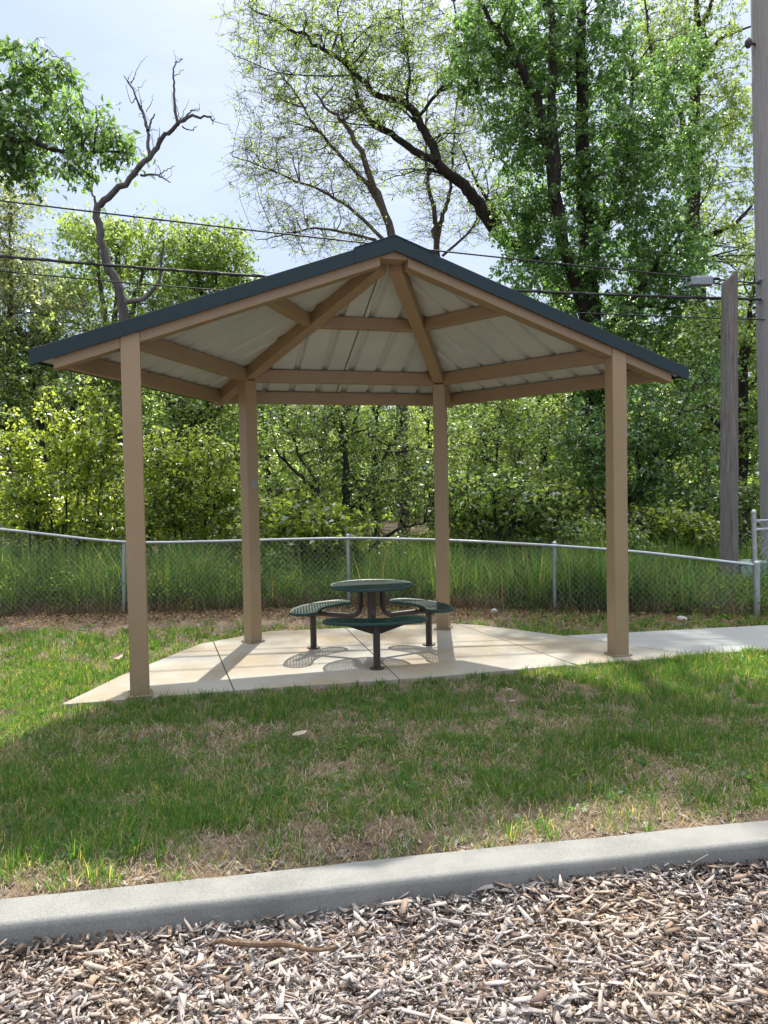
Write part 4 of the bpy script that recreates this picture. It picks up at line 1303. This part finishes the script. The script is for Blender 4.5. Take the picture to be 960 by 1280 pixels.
# --- mid distance pale trees left
c = P3(150, 640, 22)
simple_tree('broadleaf_tree', 'light green rounded tree behind the crooked dead trunk', c[0], 22, 9, .22,
            [blob(120, 300, 22, 60, 38, 1.6), blob(180, 330, 22, 70, 55, 1.8), blob(100, 370, 22, 65, 50, 1.8), blob(190, 400, 21.5, 80, 50, 1.8), blob(145, 290, 22, 30, 26, .8), blob(205, 290, 22, 40, 22, 1.0)],
            560, 'mid', 30, .105, M['bark_grey'], spread=.5, seed=5, gap=.35)
c = P3(262, 640, 23)
simple_tree('broadleaf_tree', 'bright green tree whose crown shows above the left roof edge', c[0], 23, 9, .2,
            [blob(275, 310, 23, 45, 38, 1.3), blob(240, 345, 23, 45, 42, 1.4), blob(290, 345, 23, 40, 34, 1.2), blob(235, 300, 23, 26, 28, .9), blob(255, 410, 23, 80, 45, 1.8)],
            420, 'mid', 30, .11, M['bark_dark'], spread=.48, seed=6, gap=.33)
# sparse willow-like at far left
c = P3(20, 640, 19)
simple_tree('sparse_tree', 'thin grey green tree with sparse small leaves at the left edge', c[0], 19, 8, .14,
            [blob(10, 330, 19, 45, 70, 1.6), blob(55, 390, 19, 50, 60, 1.6), blob(-40, 360, 19, 50, 90, 1.8), blob(20, 450, 19, 60, 50, 1.8), blob(15, 250, 19, 34, 45, 1.1, .9)],
            560, 'pale', 30, .085, M['bark_brown'], spread=.55, twigs=5, droop=.25, seed=7)

# --- the big left-leaning limb with early leaves
YB = 26.0
tbase = P3(752, 690, YB); tbase[2] = -.05
make_tree('walnut_tree', 'large dark limbed tree arching left over the roof with sparse early leaves', tbase,
          [px_limb([(752, 690, YB), (742, 560, YB), (728, 450, YB), (700, 370, YB), (650, 311, YB - .3), (620, 289, YB - .5), (596, 253, YB - .8), (575, 228, YB - 1), (546, 203, YB - 1.2)], .34, .15),
           px_limb([(546, 203, YB - 1.2), (538, 175, YB - 1.2), (522, 147, YB - 1.3), (506, 129, YB - 1.4), (470, 118, YB - 1.5), (445, 94, YB - 1.7), (412, 66, YB - 1.9), (384, 47, YB - 2), (347, 28, YB - 2), (310, 6, YB - 2)], .15, .025),
           px_limb([(546, 203, YB - 1.2), (515, 186, YB - 1), (489, 168, YB - .9), (462, 150, YB - .8), (449, 126, YB - .8), (439, 93, YB - .8), (427, 50, YB - .8), (420, -20, YB - .8)], .13, .025),
           px_limb([(628, 293, YB - .4), (618, 262, YB + .1), (606, 246, YB + .4), (590, 215, YB + .9), (575, 180, YB + 1)], .10, .02),
           px_limb([(575, 228, YB - 1), (540, 212, YB - .5), (515, 214, YB - .2), (480, 226, YB)], .05, .014),
           px_limb([(506, 129, YB - 1.4), (512, 90, YB - 1.2), (505, 40, YB - 1), (498, -30, YB - 1)], .05, .015),
           px_limb([(445, 94, YB - 1.7), (395, 95, YB - 1.6), (345, 90, YB - 1.6), (300, 72, YB - 1.6)], .03, .01),
           px_limb([(522, 147, YB - 1.3), (560, 95, YB - 1), (570, 30, YB - 1), (560, -40, YB - 1)], .06, .02)],
          [blob(340, 45, 24, 60, 45, 1.8, 1.2), blob(430, 45, 24.3, 70, 55, 2, 1.5), blob(510, 60, 24.6, 60, 65, 2, 1.4), blob(480, 140, 24.6, 60, 50, 1.9, .8), blob(400, 120, 24.5, 60, 60, 1.9, .8),
           blob(590, 60, 25, 50, 70, 1.9, 1.2), blob(570, 170, 25.5, 45, 50, 1.8, .5), blob(460, -25, 24.5, 150, 30, 2, .7), blob(330, 150, 24.5, 45, 50, 1.5, .25), blob(620, 250, 25.5, 35, 35, 1.3, .25), blob(490, 215, 25, 50, 35, 1.3, .25)],
          900, 'mid', 15, .12, M['bark_dark'], spread=.55, twigs=5, droop=.1, seed=9, lead=.22, leafclump=1.1, minr=.006, aspect=.42)

YC = 24.0
b2 = P3(505, 660, YC); b2[2] = -.05
make_tree('sparse_tree', 'fine twigged nearly bare tree spreading left behind the roof peak', b2,
          [px_limb([(505, 680, YC), (502, 480, YC), (498, 330, YC), (491, 296, YC), (474, 248, YC), (457, 203, YC - .3), (432, 155, YC - .5), (415, 140, YC - .7), (390, 110, YC - .8)], .2, .02),
           px_limb([(483, 272, YC), (462, 235, YC), (446, 216, YC), (408, 176, YC), (388, 150, YC - .2), (369, 118, YC - .3), (343, 82, YC - .4)], .08, .016),
           px_limb([(480, 300, YC), (440, 262, YC + .2), (400, 238, YC + .4), (360, 222, YC + .5), (320, 205, YC + .5), (290, 195, YC + .5)], .06, .012),
           px_limb([(470, 300, YC), (430, 290, YC - .4), (390, 285, YC - .6), (350, 295, YC - .6), (320, 300, YC - .6)], .05, .012)],
          [blob(330, 210, 24, 50, 45, 1.4, 1), blob(380, 180, 24, 55, 55, 1.6, 1.1), blob(430, 220, 24, 50, 60, 1.6, 1), blob(380, 280, 23.5, 60, 40, 1.4, 1), blob(440, 140, 23.6, 40, 40, 1.2, .5), blob(340, 120, 23.6, 50, 45, 1.2, .6), blob(450, 290, 23.6, 45, 30, 1.2, .5)],
          430, 'yellow', 11, .075, M['bark_brown'], spread=.62, twigs=5, droop=.2, seed=12, lead=.25, leafclump=.6, minr=.0055)
YE = 27.0
b3 = P3(545, 660, YE); b3[2] = -.05
make_tree('sparse_tree', 'slim bare double stemmed tree just right of the roof peak', b3,
          [px_limb([(548, 680, YE), (548, 400, YE), (545, 300, YE), (543, 270, YE), (536, 230, YE), (533, 190, YE), (535, 120, YE)], .15, .02),
           px_limb([(546, 305, YE), (553, 268, YE + .2), (563, 240, YE + .2), (566, 190, YE + .3), (572, 110, YE + .4)], .10, .02),
           px_limb([(553, 320, YE), (590, 285, YE), (610, 240, YE), (600, 190, YE)], .05, .012)],
          [blob(535, 200, 27, 32, 60, 1.3, 1), blob(575, 150, 27, 36, 90, 1.4, 1.2), blob(600, 260, 27, 35, 50, 1.3, .7), blob(540, 270, 27, 40, 40, 1.3, .6)],
          230, 'yellow', 10, .08, M['bark_brown'], spread=.7, twigs=5, droop=.0, seed=13, lead=.25, leafclump=.6, minr=.006)

# --- the big dense tree right of centre
YF = 22.0
b4 = P3(748, 690, YF); b4[2] = -.05
make_tree('elm_tree', 'tallest dense dark green tree with drooping foliage above the right roof slope', b4,
          [px_limb([(752, 690, YF), (748, 560, YF), (742, 440, YF), (733, 320, YF), (729, 180, YF), (727, 40, YF), (725, -140, YF)], .42, .08),
           px_limb([(740, 410, YF), (715, 340, YF - .5), (697, 260, YF - .8), (692, 150, YF - 1), (688, 20, YF - 1), (680, -100, YF - 1)], .22, .05),
           px_limb([(700, 275, YF - .8), (672, 130, YF - 1), (655, 92, YF - 1.2), (636, 55, YF - 1.4), (605, 8, YF - 1.6), (580, -50, YF - 1.6)], .15, .03),
           px_limb([(656, 93, YF - 1.2), (630, 70, YF - 1), (600, 55, YF - .8), (560, 60, YF - .6)], .07, .02),
           px_limb([(735, 330, YF), (775, 230, YF + .3), (790, 120, YF + .5), (795, 40, YF + .6)], .12, .02),
           px_limb([(742, 430, YF), (800, 360, YF - .6), (845, 300, YF - 1), (880, 250, YF - 1)], .12, .02),
           px_limb([(738, 380, YF), (680, 330, YF + .6), (640, 280, YF + 1), (620, 240, YF + 1)], .10, .02)],
          [blob(720, 60, 22, 70, 90, 2.2, 1.5), blob(650, 150, 21.5, 55, 70, 1.8, .9), blob(720, 210, 21.6, 85, 80, 2.2, 1.5), blob(790, 150, 22, 45, 80, 1.8, .9), blob(850, 190, 22, 40, 55, 1.5, .45), blob(845, 90, 22, 35, 50, 1.5, .35), blob(590, 70, 21, 40, 50, 1.4, .4), blob(800, 260, 21.6, 60, 70, 2, 1.1), blob(700, 330, 21.6, 75, 60, 2, 1.1), blob(790, 370, 21.6, 80, 70, 2, 1.3),
           blob(740, 450, 21.4, 90, 50, 2, 1.2), blob(660, 60, 21.6, 50, 60, 1.7, .7), blob(840, 330, 21.5, 45, 60, 1.6, .7), blob(620, 20, 21, 45, 40, 1.5, .5), blob(650, 270, 22, 40, 40, 1.4, .4), blob(740, -80, 22, 90, 70, 2.3, 1.1), blob(860, 430, 21.5, 50, 60, 1.6, .7), blob(615, -165, 22, 60, 45, 1.6, .6), blob(800, -130, 22, 60, 50, 2, .6)],
          2150, 'elm', 48, .105, M['bark_dark'], spread=.44, twigs=4, droop=.6, seed=15, lead=.14, gap=.27, gapscale=.6, aspect=.6)

# --- yellow green trees behind at the right edge
YG = 28.0
b5 = P3(880, 650, YG); b5[2] = -.05
make_tree('locust_tree', 'airy yellow green tree with dark crooked limbs behind the tall pole', b5,
          [px_limb([(885, 690, YG), (878, 450, YG), (868, 300, YG), (866, 190, YG), (870, 110, YG), (880, 60, YG), (872, 20, YG), (862, -60, YG)], .32, .06),
           px_limb([(866, 190, YG), (845, 130, YG), (828, 110, YG), (812, 60, YG), (806, 0, YG)], .12, .03),
           px_limb([(872, 100, YG), (895, 55, YG), (920, 40, YG), (960, 28, YG)], .09, .02),
           px_limb([(870, 300, YG), (900, 290, YG + .5), (930, 270, YG + .6), (948, 240, YG + .6)], .12, .04),
           px_limb([(875, 45, YG), (890, 0, YG), (905, -60, YG)], .1, .03)],
          [blob(870, 60, 28, 60, 70, 2, 1.2), blob(910, 150, 28, 45, 80, 1.8, 1.0), blob(820, 60, 28, 40, 80, 1.6, .9), blob(900, 260, 28, 60, 60, 2, .9), blob(870, -60, 28, 90, 60, 2, .8), blob(940, 320, 28, 50, 60, 1.8, .8), blob(850, 180, 28, 40, 50, 1.5, .5)],
          640, 'yellow', 32, .115, M['bark_dark'], spread=.5, twigs=5, droop=.2, seed=17, lead=.2, gap=.28)
c = P3(930, 640, 19)
simple_tree('broadleaf_tree', 'leafy green tree standing behind the two utility poles', c[0], 19, 7, .2,
            [blob(900, 420, 19, 60, 60, 1.6), blob(945, 360, 19, 50, 50, 1.5), blob(880, 500, 19, 60, 50, 1.6), blob(960, 480, 19, 60, 70, 1.8), blob(930, 560, 19, 70, 60, 1.8), blob(1020, 400, 19, 60, 90, 1.8)],
            520, 'mid', 26, .10, M['bark_dark'], spread=.5, droop=.4, seed=18, gap=.33)

# --- bushy understory
c = P3(690, 660, 16)
simple_tree('leafy_shrub', 'dark green bushy sapling filling the space left of the pole stub', P3(800, 660, 16)[0], 16, 3.2, .10,
            [blob(800, 520, 16, 60, 55, 1.2), blob(850, 560, 16, 50, 70, 1.2), blob(770, 590, 16, 60, 60, 1.2), blob(840, 640, 15.6, 70, 45, 1.1), blob(730, 560, 16, 45, 60, 1.0), blob(880, 480, 16, 36, 50, 1.0), blob(790, 650, 15.6, 60, 40, 1.0)],
            640, 'elm', 26, .08, M['bark_dark'], spread=.34, droop=.45, seed=19, gap=.32, cat='shrub')
simple_tree('leafy_shrub', 'light green shrub behind the fence between the rear right and front right shelter posts', P3(635, 660, 15.5)[0], 15.5, 3, .07,
            [blob(600, 560, 15.5, 45, 50, 1.1), blob(660, 540, 15.5, 45, 45, 1.1), blob(640, 610, 15.3, 60, 45, 1.1), blob(590, 640, 15.3, 45, 40, 1.0), blob(690, 640, 15.3, 50, 40, 1.0), blob(630, 500, 15.8, 45, 30, 1.0)],
            420, 'mid', 21, .074, M['bark_dark'], spread=.36, droop=.2, seed=20, gap=.34, cat='shrub')
YM = 14.5
b6 = P3(437, 690, YM); b6[2] = -.05
make_tree('multi_stem_tree', 'small multi stemmed tree with dark leaning trunks behind the picnic table', b6,
          [px_limb([(437, 715, YM), (440, 690, YM), (441, 655, YM), (434, 622, YM), (432, 580, YM), (425, 540, YM), (432, 500, YM)], .12, .025),
           px_limb([(418, 715, YM - .1), (413, 680, YM - .1), (410, 650, YM - .2), (402, 628, YM - .3), (385, 605, YM - .4), (366, 585, YM - .5), (345, 562, YM - .6)], .08, .02),
           px_limb([(402, 628, YM - .3), (392, 600, YM - .1), (378, 575, YM), (362, 540, YM), (350, 515, YM)], .045, .014),
           px_limb([(440, 680, YM), (455, 650, YM + .3), (450, 620, YM + .3), (470, 590, YM + .3), (490, 555, YM + .3), (505, 525, YM + .3)], .06, .02),
           px_limb([(452, 700, YM - .2), (470, 680, YM - .3), (500, 660, YM - .4), (530, 655, YM - .4)], .05, .015),
           px_limb([(395, 618, YM - .3), (365, 615, YM - .2), (335, 618, YM - .1)], .03, .01),
           px_limb([(425, 565, YM), (440, 535, YM - .2), (452, 500, YM - .2)], .04, .012)],
          [blob(370, 545, 14.3, 50, 40, 1.1), blob(430, 530, 14.5, 50, 40, 1.2), blob(495, 550, 14.6, 45, 45, 1.1), blob(350, 610, 14.3, 42, 40, 1.0), blob(480, 620, 14.3, 60, 42, 1.0), blob(420, 590, 14.9, 50, 40, 1.0), blob(530, 610, 14.6, 35, 50, 1.0), blob(420, 480, 14.8, 90, 30, 1.2), blob(400, 680, 14.6, 60, 26, .8, .15), blob(500, 685, 14.6, 45, 24, .8, .15)],
          600, 'mid', 21, .064, M['bark_dark'], spread=.34, twigs=4, droop=.15, seed=22, lead=.2, gap=.34, gapscale=.9)

# lime shrubs with upright shoots at the left
shoots = [(20, 520), (60, 497), (85, 505), (118, 478), (140, 520), (105, 530), (35, 555)]
limbs_ = []; blobs_ = []
for (sx, sy) in shoots:
    b_ = P3(sx * .6 + 30, 690, 13.2); b_[2] = 0
    limbs_.append(([b_, P3(sx * .8 + 15, 600, 13.1), P3(sx, sy - 8, 13)], .022, .006))
    blobs_.append(blob(sx, sy + 22, 13, 9, 36, .16, .22)); blobs_.append(blob(sx + 8, sy + 60, 13, 24, 28, .4, .30))
blobs_ += [blob(40, 620, 13.2, 60, 45, .9, 1.4), blob(110, 600, 13.2, 45, 50, .9, 1.1), blob(-40, 590, 13.2, 60, 70, 1.0, 1.4), blob(130, 650, 13, 40, 30, .6, .5)]
make_tree('leafy_shrub', 'lime green shrub with upright shoots left of the front left shelter post', P3(60, 690, 13.2) * [1, 1, 0], limbs_, blobs_, 560, 'lime', 19, .074, M['bark_dark'], .24, 4, .3, cat='shrub', seed=24, lead=.2, aspect=.7)
shoots = [(200, 540), (235, 560), (268, 545), (285, 590), (215, 590)]
limbs_ = []; blobs_ = []
for (sx, sy) in shoots:
    b_ = P3(sx * .4 + 145, 690, 13.6); b_[2] = 0
    limbs_.append(([b_, P3(sx * .7 + 72, 610, 13.5), P3(sx, sy - 8, 13.4)], .024, .006)); blobs_.append(blob(sx, sy + 25, 13.4, 22, 34, .4, .4))
limbs_.append(px_limb([(240, 700, 13.8), (247, 660, 13.8), (258, 645, 13.7), (262, 625, 13.7), (290, 610, 13.6)], .05, .015))
blobs_ += [blob(240, 620, 13.6, 60, 40, .9, 1.2), blob(190, 640, 13.6, 40, 40, .7, .7), blob(285, 650, 13.6, 40, 40, .7, .7), blob(225, 570, 13.8, 50, 35, .8, .6)]
make_tree('leafy_shrub', 'yellowish green shrub behind the fence between the two left shelter posts', P3(240, 690, 13.6) * [1, 1, 0], limbs_, blobs_, 480, 'lime', 19, .070, M['bark_dark'], .26, 4, .3, cat='shrub', seed=25, lead=.2, aspect=.7)
# darker trees behind the lime shrubs
simple_tree('broadleaf_tree', 'full green tree behind the lime shrub at the left edge', P3(60, 650, 18)[0], 18, 5, .16,
            [blob(40, 480, 18, 70, 50, 1.6), blob(120, 500, 18, 60, 55, 1.5), blob(-40, 520, 18, 70, 80, 1.6), blob(60, 580, 18, 90, 50, 1.6), blob(150, 460, 18.4, 50, 45, 1.4), blob(20, 420, 18.5, 60, 40, 1.4)],
            600, 'mid', 24, .085, M['bark_dark'], spread=.44, droop=.3, seed=26, gap=.33)
simple_tree('broadleaf_tree', 'mid green tree seen between the two left shelter posts under the eave', P3(235, 650, 18.5)[0], 18.5, 5, .15,
            [blob(210, 490, 18.5, 55, 45, 1.5), blob(265, 520, 18.5, 55, 50, 1.5), blob(300, 470, 18.7, 55, 40, 1.4), blob(230, 560, 18.5, 70, 45, 1.5), blob(310, 560, 18.5, 50, 50, 1.4)],
            500, 'mid', 24, .085, M['bark_dark'], spread=.44, droop=.25, seed=27, gap=.33)

# understory thicket further back: one more row of individual trees, copies sharing mesh data


def copy_tree(src, loc, rz, sc, label):
    r_ = src.copy(); COL.objects.link(r_); r_.location = loc; r_.rotation_euler = (0, 0, rz); r_.scale = (sc, sc, sc); r_['label'] = label
    for ch in src.children:
        c_ = ch.copy(); COL.objects.link(c_); c_.parent = r_
    return r_


def generic(name, label, leaf, seed, h=8.0, bark='bark_dark', group='trees in the row beyond the thicket'):
    b = np.array([0., 40., -.05]); limbs = [([b, b + [.1, 0, h * .35], b + [-.1, .1, h * .7], b + [0, 0, h * .98]], .2, .03)]; bl = []
    for k_ in range(9):
        a_ = k_ * 2.4 + seed; z_ = h * (.28 + .07 * k_); r_ = h * (.24 - .012 * abs(k_ - 3))
        c_ = b + [r_ * .8 * math.cos(a_), r_ * .8 * math.sin(a_), z_]; bl.append((c_, (h * .17, h * .17, h * .12), 1))
        limbs.append(([b + [0, 0, z_ * .72], (b + c_) / 2 + [0, 0, z_ * .40], c_], .08, .02))
    bl.append((b + [0, 0, h * .9], (h * .13, h * .13, h * .12), .7))
    return make_tree(name, label, b, limbs, bl, 520, leaf, 26, .115, M[bark], .5, 4, .3, group=group, seed=seed, gap=.30)


row = [  # photo column, distance, scale, proto, turn, label
    (-60, 27, 1.05, 0), (60, 31, 1.0, 1), (165, 28, .86, 0), (250, 32, .95, 1), (335, 27, .78, 0), (405, 30, .80, 1), (470, 26, .72, 0), (540, 29, .76, 1), (610, 26, .82, 0), (680, 30, 1.0, 1), (760, 27, .98, 0), (840, 31, 1.05, 1), (920, 26, 1.0, 0), (1010, 28, 1.1, 1)]
rowlab = ['full green tree at the far left of the row beyond the thicket', 'pale tree of the far row behind the sparse left edge tree', 'green tree of the far row behind the front left post',
          'pale tree of the far row just left of the rear left post', 'green tree of the far row just right of the rear left post', 'pale tree of the far row left of the multi stemmed tree',
          'green tree of the far row directly behind the multi stemmed tree', 'pale tree of the far row directly behind the rear right post', 'green tree of the far row right of the rear right post',
          'pale tree of the far row left of the front right post', 'green tree of the far row behind the trunk of the tall dense tree', 'pale tree of the far row right of the front right post',
          'green tree of the far row behind the pole stub', 'pale tree of the far row beyond the gate']
protos = [generic('background_tree', rowlab[0], 'mid', 31), generic('background_tree', rowlab[1], 'pale', 37)]
for i, (px_, Yr, sc, k_) in enumerate(row):
    q = P3(px_, 650, Yr)
    if i < 2:
        protos[i].location = (q[0], Yr, -.05); protos[i].scale = (sc,) * 3
    else:
        copy_tree(protos[k_], (q[0], Yr, -.05), i * 1.9, sc, rowlab[i])

# low brush under the trees, behind the tall grass: individual shrubs
def bush(name, label, leaf, seed, size=.07):
    b = np.array([0., 40., -.03]); limbs = []; bl = []
    for k_ in range(7):
        a_ = k_ * 2.4 + seed; c_ = b + [.55 * math.cos(a_), .5 * math.sin(a_), .75 + .5 * ((k_ * 37 % 10) / 10)]
        limbs.append(([b + [.1 * math.cos(a_), .1 * math.sin(a_), 0], (b + c_) / 2 + [0, 0, .2], c_], .028, .008)); bl.append((c_, (.42 + .12 * (k_ % 3), .5, .26 + .12 * (k_ % 2)), 1))
    bl.append((b + [0, 0, .55], (.9, .8, .35), 1))
    return make_tree(name, label, b, limbs, bl, 240, leaf, 15, size, M['bark_dark'], .30, 4, .2, cat='shrub', group='low shrubs behind the tall grass', seed=seed)


blab = ['low green shrub behind the tall grass at the left edge', 'low bright shrub behind the grass left of the front left post', 'low green shrub right of the front left post', 'low bright shrub left of the rear left post',
        'low green shrub just right of the rear left post', 'low bright shrub left of the table behind the fence', 'low green shrub behind the right side of the table', 'low bright shrub behind the rear right post',
        'low green shrub left of the leaning fence post on the right', 'low bright shrub right of the rear right post', 'low green shrub behind the front right post', 'low bright shrub right of the front right post',
        'low green shrub at the foot of the pole stub', 'low bright shrub behind the chain link gate']
bpro = [bush('low_shrub', blab[0], 'mid', 41), bush('low_shrub', blab[1], 'lime', 45, .085)]
bx = [0, 80, 190, 265, 335, 385, 505, 560, 620, 670, 755, 835, 900, 985]
for i, px_ in enumerate(bx):
    Yr = 13.4 + (i * 7 % 5) * .75; q = P3(px_, 650, Yr); sc = [.62, 1.25, .8, 1.45, .55, 1.0, 1.35][i * 3 % 7]
    if i < 2: bpro[i].location = (q[0], Yr, -.03); bpro[i].scale = (sc,) * 3
    else: copy_tree(bpro[i % 2], (q[0], Yr, -.03), i * 2.1, sc, blab[i])

# far-off wood behind everything: reads as one mass
n_ = 100000
ang = rng.uniform(-1.05, 1.05, n_); rad_ = rng.uniform(38, 52, n_)
x = np.sin(ang) * rad_; y = np.cos(ang) * rad_
hcap = 4.0 + 4.5 * fbm(np.stack([x, y], 1), .16, 80, 3)
z = hcap * rng.beta(1.1, 1.2, n_)
q = np.stack([x, y, z], 1); ok = fbm(q, .45, 83, 2) > .40; q = q[ok]; n_ = len(q)
V, F4 = leaf_quads(q, rng.uniform(.25, .5, n_), rng.normal(0, 1, (n_, 3)), rng.normal(0, .7, (n_, 3)) + [0, 0, .7], .7)
tint = np.clip(fbm(q, .3, 88, 2) * 1.4 - .2 + rng.normal(0, .15, n_), 0, 1)
o = link_mesh('distant_woods', np_mesh('distant_woods', V, [F4], {'tint': np.repeat(tint, 4)}), LM['mid'])
tag(o, 'far green wood filling the gaps behind the trees', 'woods', kind='stuff')

# ------------------------------------------------------------------ render settings
S.render.engine = 'CYCLES'
cy = S.cycles
cy.use_denoising = True
try: cy.denoiser = 'OPENIMAGEDENOISE'
except Exception: pass
cy.max_bounces = 12; cy.diffuse_bounces = 7; cy.transmission_bounces = 8; cy.transparent_max_bounces = 8; cy.glossy_bounces = 3
cy.use_adaptive_sampling = True; cy.adaptive_threshold = .02
cy.sample_clamp_indirect = 6
S.render.film_transparent = False
